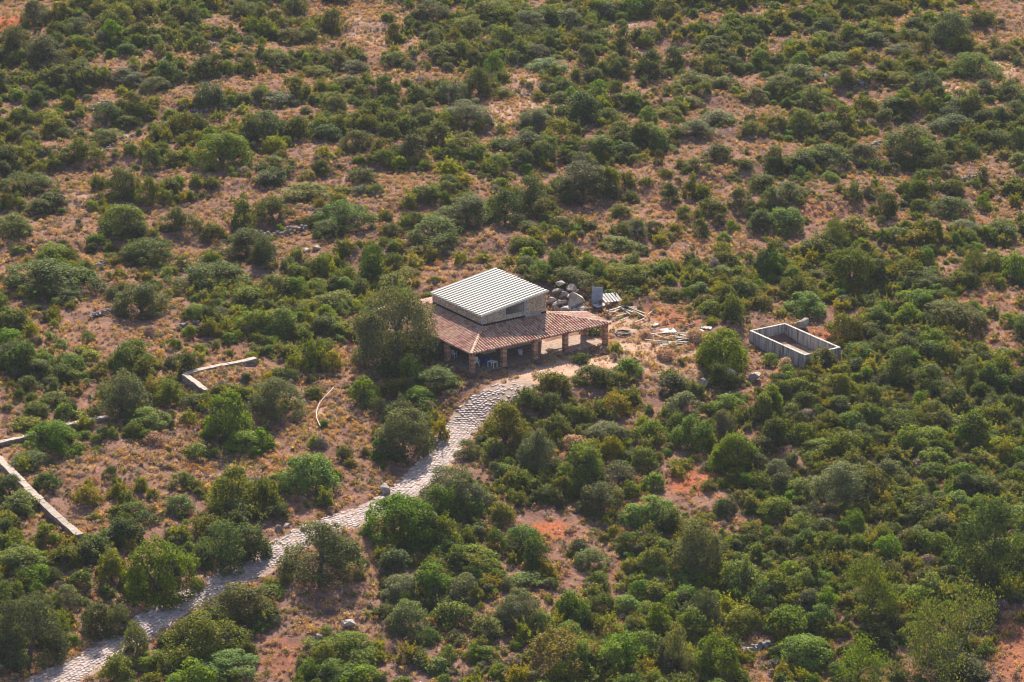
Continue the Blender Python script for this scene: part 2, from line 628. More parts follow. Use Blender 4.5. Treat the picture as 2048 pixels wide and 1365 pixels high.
def crown_points(W, H, nl, lr, count, z0=0.0, rng=RNG, rough=1.0, inner=0.08, spread=1.0, skirt=0.1):
    """points and facings of leaves on many overlapping lobes that make a dome W wide and H tall"""
    a = rng.uniform(0, 2 * math.pi, nl)
    cz = rng.uniform(-skirt, 1.0, nl)
    fill = rng.random(nl) < 0.22
    rad = np.sqrt(np.maximum(1 - np.clip(cz, 0, 1) ** 2, 0.0))
    # an uneven outline: the reach of the crown differs with direction
    ph = rng.uniform(0, 6.28, 4)
    reach = 1 + 0.13 * rough * np.sin(2 * a + ph[0]) + 0.10 * rough * np.sin(3 * a + ph[1]) + 0.08 * rough * np.sin(5 * a + ph[2])
    reach *= np.where(fill, rng.uniform(0.25, 0.8, nl), rng.uniform(0.84, 1.08, nl))
    L = lr * rng.uniform(0.7, 1.35, nl)
    inn = np.maximum(0.15, 1 - L / (W / 2))
    C = np.stack([np.cos(a) * rad * W / 2 * inn * reach * spread, np.sin(a) * rad * W / 2 * inn * reach * spread,
                  z0 + np.maximum(np.clip(cz, 0, 1) * (H - z0 - L * 0.8) * np.where(fill, rng.uniform(0.45, 0.95, nl), rng.uniform(0.84, 1.08, nl)), 0.1 * L)], 1)
    wts = L ** 2
    idx = rng.choice(nl, count, p=wts / wts.sum())
    d = unit(rng.normal(size=(count, 3)))
    outw = unit(C - np.array([0, 0, z0 + (H - z0) * 0.15]))[idx]
    flip = (d * outw).sum(1) < -0.25
    d[flip] *= -1
    rr = L[idx] * np.where(rng.random(count) < inner, rng.uniform(0.2, 0.8, count), rng.uniform(0.82, 1.10, count))
    # lumps on the lobes
    rr *= 1 + 0.22 * np.sin(d[:, 0] * 9 + idx) * np.sin(d[:, 1] * 9 + 2 * idx) + 0.08 * np.sin(d[:, 2] * 13 + idx)
    P = C[idx] + d * rr[:, None] * np.array([1, 1, 0.85])
    Nn = unit(d * 0.55 + rng.normal(size=(count, 3)) * 0.5 + np.array([0, 0, 0.5]))
    k = P[:, 2] > 0.03
    return P[k], Nn[k]


def limb_tree(mb, base, height, spread, rng, levels=3, r0=0.12, n0=4, kink=0.25, tips=None, lean=(0, 0), low=False):
    """a tapered trunk that forks into limbs and twigs"""
    def grow(p, d, ln, r, lv):
        pts, rad = [p], [r]
        k = 4
        q = p.copy()
        for i in range(k):
            d = d + Vector(rng.normal(size=3) * kink * 0.5)
            d.normalize()
            q = q + d * (ln / k)
            pts.append(q.copy())
            rad.append(r * (1 - 0.55 * (i + 1) / k))
        mb.tube(pts, rad, 6 if lv == levels else (5 if lv > 1 else 4), cap=False)
        if lv == 0:
            if tips is not None:
                tips.append(np.array(q))
            return
        m = n0 if lv == levels else 3
        for j in range(m):
            a = 2 * math.pi * (j + rng.random() * 0.7) / m
            side = d.orthogonal().normalized()
            side = Matrix.Rotation(a, 3, d) @ side
            nd = (d * (0.75 if lv == levels else 0.9) + side * spread * rng.uniform(0.7, 1.3) + Vector((0, 0, 0.12))).normalized()
            start = pts[-1] if j == 0 or lv == levels else pts[int(rng.integers(2, 5))]
            grow(start.copy(), nd, ln * (rng.uniform(1.3, 2.0) if low and lv == levels else rng.uniform(0.55, 0.8)), rad[-1] * 0.85, lv - 1)
    trunk = height * (0.2 if low else 0.36)
    grow(Vector(base), Vector((lean[0], lean[1], 1)).normalized(), trunk, r0, levels)


# ------------------------------------------------------------------ the ground
def axis(lo, hi, core_lo, core_hi, step, grow):
    core = list(np.arange(core_lo, core_hi + 1e-6, step))
    a, s = [], step
    x = core_lo
    while x > lo:
        s *= grow
        x -= s
        a.append(x)
    b, s = [], step
    x = core[-1]
    while x < hi:
        s *= grow
        x += s
        b.append(x)
    return np.array(a[::-1] + core + b)


gx = axis(-480, 480, -85, 85, 0.8, 1.12)
gy = axis(-480, 650, -112, 180, 0.8, 1.12)
GX, GY = np.meshgrid(gx, gy)
GZ = hgt(GX, GY)
gv = np.stack([GX.ravel(), GY.ravel(), GZ.ravel()], 1)
nxg, nyg = len(gx), len(gy)
ii = (np.arange(nyg - 1)[:, None] * nxg + np.arange(nxg - 1)[None, :]).ravel()
gf = np.stack([ii, ii + 1, ii + 1 + nxg, ii + nxg], 1)
gme = mesh_np("ground", gv, gf, M_GROUND, True)


def patches(lst):
    val = np.zeros(len(gv))
    for (px, py, rx, ry, s) in lst:
        c = at(px, py)
        k = ppm(c)
        sx, sy = rx / k, ry / k / 0.38
        d = ((gv[:, 0] - c[0]) / sx) ** 2 + ((gv[:, 1] - c[1]) / sy) ** 2
        val = np.maximum(val, s * (1 - sst(0.25, 1.3, d)))
    return val


RED = [(10, 45, 60, 22, 1), (110, 25, 40, 10, .8), (1105, 1060, 52, 16, 1), (975, 1085, 35, 14, 1), (1240, 935, 30, 12, .9), (1380, 968, 52, 20, 1),
       (1385, 955, 60, 20, .8), (1260, 1000, 40, 18, .6), (1180, 1010, 40, 16, .8), (1660, 670, 50, 16, .7), (1310, 625, 70, 14, .5), (1890, 600, 160, 14, .35), (2030, 1300, 60, 60, .6),
       (195, 160, 45, 18, .35), (1160, 690, 40, 10, .7), (1350, 640, 60, 16, .6), (1640, 425, 60, 14, .4), (1350, 420, 60, 16, .3), (560, 1310, 40, 30, .5)]
PALE = [(1010, 783, 50, 12, 1), (1400, 700, 60, 14, .5), (1100, 745, 90, 14, 1), (1180, 725, 100, 18, .9), (1050, 765, 60, 12, 1), (1290, 700, 110, 26, .8), (1250, 650, 70, 24, .7), (1340, 735, 80, 18, .5), (595, 790, 36, 16, .6),
        (650, 830, 40, 20, .5), (290, 265, 110, 14, .55), (190, 215, 60, 10, .55), (180, 400, 60, 25, .4), (770, 60, 90, 40, .5), (1000, 235, 60, 40, .5), (1070, 190, 70, 50, .5),
        (1940, 180, 120, 30, .5), (1990, 130, 60, 40, .5), (1200, 50, 80, 16, .6)]
for nm, lst in (("red_soil", RED), ("pale_soil", PALE)):
    at_ = gme.attributes.new(nm, 'FLOAT', 'POINT')
    at_.data.foreach_set("value", patches(lst).astype(np.float32))
ground = link("ground", gme)
tag(ground, "dry hillside of tan grass and red earth", "ground", kind="structure")

# ------------------------------------------------------------------ paved track
TRACK_PX = [(1062, 766), (1035, 772), (995, 790), (962, 812), (935, 840), (908, 875), (880, 915), (848, 952), (812, 985), (770, 1012), (725, 1032), (680, 1047), (635, 1062), (590, 1084),
            (550, 1110), (515, 1134), (462, 1160), (390, 1197), (328, 1231), (229, 1298), (153, 1340), (90, 1370), (20, 1405), (-80, 1450)]
tp = np.array([at(*p)[:2] for p in TRACK_PX])


def smooth_line(p, n=14):
    o = []
    for i in range(len(p) - 1):
        p0, p1, p2, p3 = p[max(i - 1, 0)], p[i], p[i + 1], p[min(i + 2, len(p) - 1)]
        for k in range(n):
            t = k / n
            o.append(0.5 * ((2 * p1) + (-p0 + p2) * t + (2 * p0 - 5 * p1 + 4 * p2 - p3) * t ** 2 + (-p0 + 3 * p1 - 3 * p2 + p3) * t ** 3))
    o.append(p[-1])
    return np.array(o)


tl = smooth_line(tp)
for _ in range(12):
    tl[1:-1] = 0.25 * tl[:-2] + 0.5 * tl[1:-1] + 0.25 * tl[2:]
seg = np.linalg.norm(np.diff(tl, axis=0), axis=1)
ts = np.concatenate([[0], np.cumsum(seg)])
TLEN = ts[-1]
TW = 1.75


def track_pt(s, t):
    x = np.interp(s, ts, tl[:, 0])
    y = np.interp(s, ts, tl[:, 1])
    x2 = np.interp(s + 0.3, ts, tl[:, 0])
    y2 = np.interp(s + 0.3, ts, tl[:, 1])
    x1 = np.interp(s - 0.3, ts, tl[:, 0])
    y1 = np.interp(s - 0.3, ts, tl[:, 1])
    d = np.array([x2 - x1, y2 - y1])
    d /= np.linalg.norm(d) + 1e-9
    return np.array([x - d[1] * t, y + d[0] * t])


tv, tf = [], []
ss = np.arange(0, TLEN, 0.8)
for i, s in enumerate(ss):
    for j, t in enumerate(np.linspace(-TW - 0.35, TW + 0.35, 6)):
        p = track_pt(s, t)
        edge = 0.045 if abs(t) < TW else -0.03
        tv.append((p[0], p[1], float(hgt(*p)) + edge))
for i in range(len(ss) - 1):
    for j in range(5):
        a = i * 6 + j
        tf.append((a, a + 1, a + 7, a + 6))
track = link("stone_track", mesh_np("stone_track", tv, tf, M_DIRT, True))
tag(track, "winding track paved with pale irregular stones below the house", "track", kind="structure")

CS, CT = 0.42, 0.36
nrow = int(2 * TW / CT)
rs = np.random.default_rng(5)
ncol = int(TLEN / CS)
JV = {}


def jv(row, k):
    """shared jittered corner; k counts half cells along"""
    if (row, k) not in JV:
        e = 1.0 if 0 < row < nrow else 1.6
        JV[(row, k)] = (k * CS / 2 + rs.uniform(-0.22, 0.22) * CS, -TW + row * CT + rs.uniform(-0.30, 0.30) * CT * e)
    return JV[(row, k)]


stones = []
for r in range(nrow):
    for c in range(ncol):
        k0 = 2 * c + (r % 2)
        if k0 + 2 > 2 * ncol:
            continue
        if r in (0, nrow - 1) and rs.random() < 0.45:
            continue
        if rs.random() < 0.03 + 0.9 * max(0.0, 1 - k0 * CS / 2 / 7.0) + (0.12 if r in (1, nrow - 2) else 0):
            continue
        pts = [jv(r, k0), jv(r, k0 + 1), jv(r, k0 + 2), jv(r + 1, k0 + 2), jv(r + 1, k0 + 1), jv(r + 1, k0)]
        cx = sum(p[0] for p in pts) / 6
        cy = sum(p[1] for p in pts) / 6
        ins = rs.uniform(0.90, 0.985)
        W = [track_pt(cx + (p[0] - cx) * ins, cy + (p[1] - cy) * ins) for p in pts]
        C = track_pt(cx, cy)
        z = float(hgt(*C))
        top = z + 0.065 + rs.uniform(-0.01, 0.025)
        tx, ty = rs.uniform(-0.07, 0.07, 2)
        px, py = proj(np.array([C[0], C[1], top]))
        stones.append((py if -5 < px < 2053 and py < 1372 else -1, C, W, z, top, tx, ty))
stones.sort(key=lambda s: -s[0])


def stone_geo(mb, st, origin=(0, 0, 0)):
    _, C, W, z, top, tx, ty = st
    ox, oy, oz = origin
    up, lo, bv = [], [], []
    for w in W:
        zz = top + (w[0] - C[0]) * tx + (w[1] - C[1]) * ty
        ix, iy = C[0] + (w[0] - C[0]) * 0.88, C[1] + (w[1] - C[1]) * 0.88
        up.append((ix - ox, iy - oy, zz - oz))
        bv.append((w[0] - ox, w[1] - oy, zz - 0.025 - oz))
        lo.append((w[0] - ox, w[1] - oy, z - 0.12 - oz))
    f = [tuple(range(6))]
    for i in range(6):
        j = (i + 1) % 6
        f.append((6 + i, 6 + j, j, i))
        f.append((12 + i, 12 + j, 6 + j, 6 + i))
    mb.poly(up + bv + lo, f)


for st in stones[:290]:
    mb = MB()
    o3 = (st[1][0], st[1][1], st[4])
    stone_geo(mb, st, o3)
    o = mb.build("paving_stone", M_PAVE_OBJ, track)
    o.location = o3
mb = MB()
for st in stones[290:]:
    stone_geo(mb, st)
tag(mb.build("paving_stones", M_PAVE, track), kind="stuff")

# ------------------------------------------------------------------ the house
house = empty("stone_house", (H0[0], H0[1], 0.0), HANG)
tag(house, "stone house with tiled porch roof and pale corrugated upper roof", "house")
EZ, RZ, D0 = 2.3, 3.3, 4.3            # eave height, top of the tiled slopes, porch depth
BX0, BX1, BY0, BY1 = 4.3, 12.65, 4.3, 14.05
FL, LL = 18.1, 18.35

mb = MB()
mb.box((0.15, 0.15, -0.35), (FL - 0.3, 4.4, 0.05))
mb.box((0.15, 4.4, -0.35), (12.6, 18.1, 0.05))
mb.build("porch_floor", M_DIRT, house)
# ground floor room walls, with door and window openings in the front
mb = MB()
x0, x1, y0, y1, zt = 4.7, 12.3, 4.7, 13.7, 3.12
for (a, b, z0, z1) in ((x0, 6.3, 0.05, zt), (6.3, 7.4, 2.1, zt), (7.4, 9.4, 0.05, zt), (9.4, 10.8, 0.05, 0.95), (9.4, 10.8, 2.05, zt), (10.8, x1, 0.05, zt)):
    mb.box((a, y0, z0), (b, y0 + 0.25, z1))
mb.box((x0, y0 + 0.25, 0.05), (x0 + 0.25, y1, zt))
mb.box((x1 - 0.25, y0 + 0.25, 0.05), (x1, y1, zt))
mb.box((x0 + 0.25, y1 - 0.25, 0.05), (x1 - 0.25, y1, zt))
mb.build("lower_wall", M_PLASTER, house)
mb = MB()
mb.box((6.32, y0 + 0.10, 0.06), (7.38, y0 + 0.16, 2.08))
for zz in (0.25, 1.15):
    mb.box((6.45, y0 + 0.07, zz), (7.25, y0 + 0.10, zz + 0.75))
door = mb.build("door", M_WOOD, house)
mb = MB()
mb.box((7.2, y0 + 0.03, 1.02), (7.25, y0 + 0.07, 1.12))
mb.build("handle", M_ZINC, door)
mb = MB()
mb.box((9.42, y0 + 0.10, 0.97), (10.08, y0 + 0.15, 2.03))
mb.box((10.12, y0 + 0.10, 0.97), (10.78, y0 + 0.15, 2.03))
mb.build("shutter", M_WOOD, house)

# brick pillars: courses of separate bricks
def pillar_mesh(seed):
    r = random.Random(seed)
    mb = MB()
    w, hz = 0.25, 0.115
    n = 19
    for k in range(n):
        z = 0.0 + k * hz - 0.06
        g = 0.012
        j = lambda: r.uniform(-0.014, 0.014)
        if k % 2:
            bl = [(-w, -w, 0, w), (0, -w, w, w)]
        else:
            bl = [(-w, -w, w, 0), (-w, 0, w, w)]
        for (a, b, c, d) in bl:
            mb.box((a + g / 2 + j(), b + g / 2 + j(), z), (c - g / 2 + j(), d - g / 2 + j(), z + hz - g))
    mb.box((-w + 0.03, -w + 0.03, -0.3), (w - 0.03, w - 0.03, n * hz - 0.08))
    return mb.mesh("pillar", M_BRICK)


pm = [pillar_mesh(i) for i in range(3)]
PILLARS = [(0.42, 0.42), (4.4, 0.42), (8.4, 0.42), (12.35, 0.42), (17.6, 0.42), (17.4, 4.05), (0.42, 5.2), (0.42, 10.0), (0.42, 14.6), (0.42, 17.9), (6.5, 17.9), (12.3, 17.9)]
for i, (u, v) in enumerate(PILLARS):
    o = link("pillar", pm[i % 3], house)
    o.location = (u, v, 0.05)
    o.rotation_euler = (0, 0, (i % 4) * math.pi / 2)
for nm, a, b in (("beam", (0.3, 0.30, 2.11), (FL - 0.2, 0.54, 2.27)), ("beam", (0.30, 0.55, 2.11), (0.54, LL - 0.2, 2.27)), ("beam", (17.4, 0.55, 2.11), (17.62, 4.3, 2.27)),
                 ("beam", (12.66, 4.0, 2.12), (17.39, 4.2, 2.27)), ("beam", (0.55, 17.8, 2.11), (12.6, 18.0, 2.27))):
    mb = MB()
    mb.box(a, b)
    mb.build(nm, M_WOOD, house)


def in_poly(p, poly):
    ins = False
    n = len(poly)
    for i in range(n):
        (xa, ya), (xb, yb) = poly[i], poly[(i + 1) % n]
        if (ya > p[1]) != (yb > p[1]) and p[0] < (xb - xa) * (p[1] - ya) / (yb - ya) + xa:
            ins = not ins
    return ins


def tiled_slope(E0, s, t, poly, seed):
    """deck of a roof slope and its rows of barrel tiles"""
    r = random.Random(seed)
    E0, s, t = Vector(E0), Vector(s).normalized(), Vector(t).normalized()
    n = s.cross(t).normalized()
    if n.z < 0:
        n = -n
    P = lambda a, b, h: E0 + s * a + t * b + n * h
    mb = MB()
    top = [P(a, b, 0.0) for a, b in poly]
    bot = [P(a, b, -0.09) for a, b in poly]
    k = len(poly)
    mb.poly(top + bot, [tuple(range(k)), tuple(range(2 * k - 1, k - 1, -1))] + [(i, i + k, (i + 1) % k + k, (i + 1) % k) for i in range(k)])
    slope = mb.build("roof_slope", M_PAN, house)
    mt = MB()
    pitch, rl = 0.345, 0.40
    amin = min(a for a, b in poly)
    amax = max(a for a, b in poly)
    bmax = max(b for a, b in poly)
    a = amin + pitch * 0.5
    while a < amax:
        b = -0.06
        while b < bmax:
            if in_poly((a, max(b + rl * 0.5, 0.02)), poly):
                rad = 0.11 + r.uniform(-0.006, 0.006)
                da = r.uniform(-0.02, 0.02)
                h0, h1 = 0.10 + r.uniform(0, 0.012), 0.085
                pts = []
                for (bb, hh, rr) in ((b, h0, rad), (b + rl + 0.06, h1, rad * 0.86)):
                    for q in range(6):
                        an = math.pi * q / 5
                        pts.append(P(a + da + math.cos(an) * rr, bb, (hh if 0 < q < 5 else -0.01) + math.sin(an) * rr * 0.9 - 0.02))
                mt.poly(pts, [(q, q + 1, q + 7, q + 6) for q in range(5)] + [tuple(range(5, -1, -1))])
            b += rl
        a += pitch
    tag(mt.build("barrel_tiles", M_TILE, slope), kind="stuff")


rise = RZ - EZ
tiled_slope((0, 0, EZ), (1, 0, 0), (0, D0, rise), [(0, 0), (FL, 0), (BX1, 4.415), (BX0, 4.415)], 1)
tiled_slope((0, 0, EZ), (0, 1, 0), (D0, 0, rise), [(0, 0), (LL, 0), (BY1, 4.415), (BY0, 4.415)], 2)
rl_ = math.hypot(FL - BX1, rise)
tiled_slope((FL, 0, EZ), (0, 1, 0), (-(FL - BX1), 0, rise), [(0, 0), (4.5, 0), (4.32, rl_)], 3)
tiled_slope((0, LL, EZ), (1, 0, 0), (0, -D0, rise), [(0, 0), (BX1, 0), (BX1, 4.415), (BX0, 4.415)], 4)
for a, b in (((0, 0, EZ), (BX0, BY0, RZ)), ((FL, 0, EZ), (BX1, BY0, RZ)), ((0, LL, EZ), (BX0, BY1, RZ)), ((FL, 4.5, EZ), (BX1, BY0 + 0.05, RZ))):
    a, b = Vector(a), Vector(b)
    d = b - a
    n = int(d.length / 0.42)
    mb = MB()
    side = d.cross(Vector((0, 0, 1))).normalized()
    up = side.cross(d).normalized()
    for i in range(n):
        p0 = a + d * (i / n)
        p1 = a + d * ((i + 1.12) / n)
        pts = []
        for (p, rr, h) in ((p0, 0.17, 0.12), (p1, 0.145, 0.09)):
            for q in range(6):
                an = math.pi * q / 5
                pts.append(p + side * math.cos(an) * rr + up * (h + math.sin(an) * rr * 0.8 - 0.05))
        mb.poly(pts, [(q, q + 1, q + 7, q + 6) for q in range(5)] + [tuple(range(5, -1, -1))])
    mb.build("hip_ridge", M_TILE, house)

# upper storey: inset foot coloured black for the shade of its recess, concrete posts, stone infill, shed roof that rises along +x
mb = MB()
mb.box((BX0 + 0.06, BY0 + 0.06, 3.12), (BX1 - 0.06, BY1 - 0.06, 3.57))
mb.build("recess_shade_band", M_RECESS_SHADE, house)
mb = MB()
mb.box((9.9, BY0 + 0.02, 3.22), (11.9, BY0 + 0.08, 3.56))
mb.build("concrete_patch", M_CONC, house)


def roof_z(u):
    return 4.56 + (u - BX0) * (5.80 - 4.56) / (BX1 - BX0)


def wall_x(mb, u0, u1, v0, v1, z0, zt=None):
    """wall piece along x whose head follows the shed roof, or ends at zt"""
    h = lambda u: roof_z(u) - 0.06 if zt is None else zt
    p = [(u0, v0, z0), (u1, v0, z0), (u1, v1, z0), (u0, v1, z0), (u0, v0, h(u0)), (u1, v0, h(u1)), (u1, v1, h(u1)), (u0, v1, h(u0))]
    mb.poly(p, [(0, 3, 2, 1), (4, 5, 6, 7), (0, 1, 5, 4), (1, 2, 6, 5), (2, 3, 7, 6), (3, 0, 4, 7)])


WZ = 3.58
TH = 0.22
# front
posts_u = [BX0, 7.15, 9.72, BX1 - 0.18]
mb = MB(); wall_x(mb, BX0 + 0.18, 7.15, BY0 + 0.02, BY0 + TH, WZ); mb.build("stone_panel", M_INFILL, house)
mb = MB(); wall_x(mb, 7.33, 9.72, BY0 + 0.02, BY0 + TH, WZ, WZ + 0.42); sill_panel = mb.build("stone_panel", M_INFILL, house)
mb = MB(); wall_x(mb, 9.98, BX1 - 0.1, BY0 + 0.02, BY0 + TH, WZ); mb.build("stone_panel", M_INFILL, house)
mb = MB(); mb.box((7.34, BY0 - 0.02, WZ + 0.425), (9.71, BY0 + TH + 0.02, WZ + 0.50)); mb.build("window_sill", M_CONC, house)
for (u, w) in ((BX0, 0.18), (7.15, 0.18), (9.72, 0.26)):
    mb = MB(); wall_x(mb, u, u + w, BY0, BY0 + TH + 0.01, WZ); mb.build("concrete_post", M_CONC, house)
# back, left and far walls
mb = MB(); wall_x(mb, BX0, BX1, BY1 - TH, BY1, WZ); mb.build("stone_panel", M_INFILL, house)
nb = 4
for i in range(nb):
    a = BY0 + TH + 0.012 + i * (BY1 - BY0 - 2 * TH) / nb
    b = BY0 + TH + (i + 1) * (BY1 - BY0 - 2 * TH) / nb
    e = 0.14 if i < nb - 1 else 0.0
    mb = MB(); mb.box((BX0 + 0.02, a, WZ), (BX0 + TH, b - e, roof_z(BX0) - 0.05)); mb.build("stone_panel", M_INFILL, house)
    if e:
        mb = MB(); mb.box((BX0, b - e, WZ), (BX0 + TH, b, roof_z(BX0) - 0.05)); mb.build("concrete_post", M_CONC, house)
mb = MB()
for (a, b, z0, z1) in ((BY0 + TH + .01, 4.9, WZ, 5.6), (4.9, 8.4, WZ, WZ + 0.15), (4.9, 8.4, 5.3, 5.6), (8.4, BY1 - TH - 0.01, WZ, 5.6)):
    mb.box((BX1 - TH, a, z0), (BX1, b, z1))
mb.build("stone_panel", M_INFILL, house)
mb = MB(); mb.box((BX0 + TH + 0.01, BY0 + TH + 0.02, 3.50), (BX1 - TH - 0.01, BY1 - TH - 0.01, 3.60)); mb.build("upper_floor", M_PLASTER, house)

# corrugated sheets, one after the other across the roof
OV = 0.14
u0, u1 = BX0 - OV, BX1 + OV
v0, v1 = BY0 - OV, BY1 + OV
roof = MB()
roof.poly([(u0 + .05, v0 + .05, roof_z(u0) - 0.05), (u1 - .05, v0 + .05, roof_z(u1) - 0.05), (u1 - .05, v1 - .05, roof_z(u1) - 0.05), (u0 + .05, v1 - .05, roof_z(u0) - 0.05),
           (u0 + .05, v0 + .05, roof_z(u0) - 0.01), (u1 - .05, v0 + .05, roof_z(u1) - 0.01), (u1 - .05, v1 - .05, roof_z(u1) - 0.01), (u0 + .05, v1 - .05, roof_z(u0) - 0.01)],
          [(0, 3, 2, 1), (4, 5, 6, 7), (0, 1, 5, 4), (1, 2, 6, 5), (2, 3, 7, 6), (3, 0, 4, 7)])
upper_roof = roof.build("upper_roof", M_ZINC, house)
nsheet = 9
ribs = 2
sw = (v1 - v0) / nsheet
prof = []
pw = sw / ribs
for r in range(ribs):
    b = r * pw
    prof += [(b, 0.0), (b + pw * 0.40, 0.0), (b + pw * 0.48, 0.085), (b + pw * 0.88, 0.085), (b + pw * 0.96, 0.0)]
prof.append((sw - 0.004, 0.0))
sm = MB()
pt = [(0, p[0], p[1]) for p in prof]
L_ = u1 - u0
dzr = roof_z(u1) - roof_z(u0)
k = len(pt)
allp = [(0, p[0], p[1]) for p in prof] + [(L_, p[0], p[1] + dzr) for p in prof] + [(0, p[0], p[1] - 0.012) for p in prof] + [(L_, p[0], p[1] + dzr - 0.012) for p in prof]
fc = []
for i in range(k - 1):
    fc += [(i, i + k, i + k + 1, i + 1), (i + 2 * k, i + 2 * k + 1, i + 3 * k + 1, i + 3 * k), (i, i + 1, i + 1 + 2 * k, i + 2 * k), (i + k, i + 3 * k, i + 3 * k + 1, i + k + 1)]
sm.poly(allp, fc)
sme = sm.mesh("roof_sheet", M_SHEET)
for i in range(nsheet):
    o = link("roof_sheet", sme, upper_roof)
    o.location = (u0, v0 + i * sw, roof_z(u0) + 0.008)
for nm, p in (("verge_trim", [(u0 - .02, v0 - 0.05, roof_z(u0) - 0.08), (u1 + .02, v0 - 0.05, roof_z(u1) - 0.08)]), ("verge_trim", [(u0 - .02, v1 + 0.005, roof_z(u0) - 0.08), (u1 + .02, v1 + 0.005, roof_z(u1) - 0.08)])):
    (a, b) = p
    mb = MB()
    q = [(a[0], a[1], a[2]), (b[0], b[1], b[2]), (b[0], b[1] + 0.045, b[2]), (a[0], a[1] + 0.045, a[2])]
    mb.poly(q + [(x, y, z + 0.19) for x, y, z in q], [(0, 3, 2, 1), (4, 5, 6, 7), (0, 1, 5, 4), (1, 2, 6, 5), (2, 3, 7, 6), (3, 0, 4, 7)])
    mb.build(nm, M_PALEBOARD, upper_roof)
mb = MB(); mb.box((u0 - 0.04, v0, roof_z(u0) - 0.09), (u0 - 0.005, v1, roof_z(u0) - 0.005)); mb.build("eave_trim", M_PALEBOARD, upper_roof)

# things on the porch
def hp(u, v, z=0.05):
    p = H0 + HU * u + HV * v
    return (p[0], p[1], z)


def plastic_chair(name, label, loc, rz):
    t = empty(name, loc, rz)
    tag(t, label, "chair", "plastic chairs on the porch")
    mb = MB(); mb.box((-0.23, -0.23, 0.42), (0.23, 0.23, 0.46)); mb.build("seat", M_WHITE, t)
    mb = MB()
    for k in range(5):
        mb.box((-0.20 + k * 0.085, 0.20, 0.46), (-0.14 + k * 0.085, 0.24, 0.84))
    mb.box((-0.23, 0.195, 0.84), (0.23, 0.245, 0.92))
    mb.build("backrest", M_WHITE, t)
    for sx in (-1, 1):
        for sy in (-1, 1):
            mb = MB(); mb.tube([(sx * 0.22, sy * 0.21, 0.42), (sx * 0.26, sy * 0.25, 0.0)], [0.028, 0.022], 6); mb.build("leg", M_WHITE, t)
        mb = MB(); mb.tube([(sx * 0.25, -0.22, 0.44), (sx * 0.27, -0.20, 0.66), (sx * 0.26, 0.20, 0.68)], [0.02, 0.025, 0.025], 6); mb.build("armrest", M_WHITE, t)


plastic_chair("plastic_chair", "white plastic armchair in the shade behind the front corner pillar", hp(2.0, 2.0), HANG - 0.4)
plastic_chair("plastic_chair", "white plastic armchair under the side porch roof by the olive tree", hp(1.5, 5.6), HANG + 2.0)
t = empty("small_table", hp(3.2, 0.75), HANG + 0.3)
tag(t, "small grey table on thin legs beside the second brick pillar", "table")
mb = MB(); mb.box((-0.32, -0.42, 0.60), (0.32, 0.42, 0.65)); mb.build("tabletop", M_WHITE, t)
for sx in (-1, 1):
    for sy in (-1, 1):
        mb = MB(); mb.box((sx * 0.29 - 0.025, sy * 0.38 - 0.025, 0.0), (sx * 0.29 + 0.025, sy * 0.38 + 0.025, 0.60)); mb.build("leg", M_WHITE, t)
t = empty("blue_crate", hp(3.3, 2.3), HANG + 0.1)
tag(t, "blue plastic crate behind the small grey porch table", "crate")
mb = MB()
mb.box((-0.32, -0.25, 0.0), (0.32, 0.25, 0.05))
for k in range(4):
    z = 0.06 + k * 0.13
    mb.box((-0.32, -0.25, z), (0.32, -0.22, z + 0.10)); mb.box((-0.32, 0.22, z), (0.32, 0.25, z + 0.10))
    mb.box((-0.32, -0.22, z), (-0.29, 0.22, z + 0.10)); mb.box((0.29, -0.22, z), (0.32, 0.22, z + 0.10))
for sx in (-0.32, 0.28):
    for sy in (-0.25, 0.21):
        mb.box((sx, sy, 0.05), (sx + 0.04, sy + 0.04, 0.60))
mb.build("slatted_box", M_BLUE, t)


def lathe(prof, n=14):
    mb = MB()
    pts = []
    for (r, z) in prof:
        for k in range(n):
            a = 2 * math.pi * k / n
            pts.append((r * math.cos(a), r * math.sin(a), z))
    f = []
    for i in range(len(prof) - 1):
        for k in range(n):
            f.append((i * n + k, i * n + (k + 1) % n, (i + 1) * n + (k + 1) % n, (i + 1) * n + k))
    f.append(tuple(range(n))[::-1])
    f.append(tuple((len(prof) - 1) * n + k for k in range(n)))
    mb.poly(pts, f)
    return mb


for (u, v, lab) in ((0.9, 7.4, "white plastic bucket standing under the side porch by the olive tree"), (7.9, 2.4, "white plastic drum in the deep shade behind the third pillar")):
    s = 1.0 if u < 2 else 1.6
    t = empty("plastic_bucket", hp(u, v), 0.3)
    tag(t, lab, "bucket")
    o = lathe([(0.13 * s, 0), (0.16 * s, 0.30 * s), (0.18 * s, 0.34 * s), (0.165 * s, 0.345 * s), (0.12 * s, 0.05 * s)]).build("bucket_body", M_WHITE, t, True)
    mb = MB()
    mb.tube([(0.17 * s * math.cos(a), 0.05, 0.33 * s + 0.10 * s * math.sin(a)) for a in np.linspace(0, math.pi, 9)], [0.008] * 9, 5)
    mb.build("handle", M_ZINC, t)

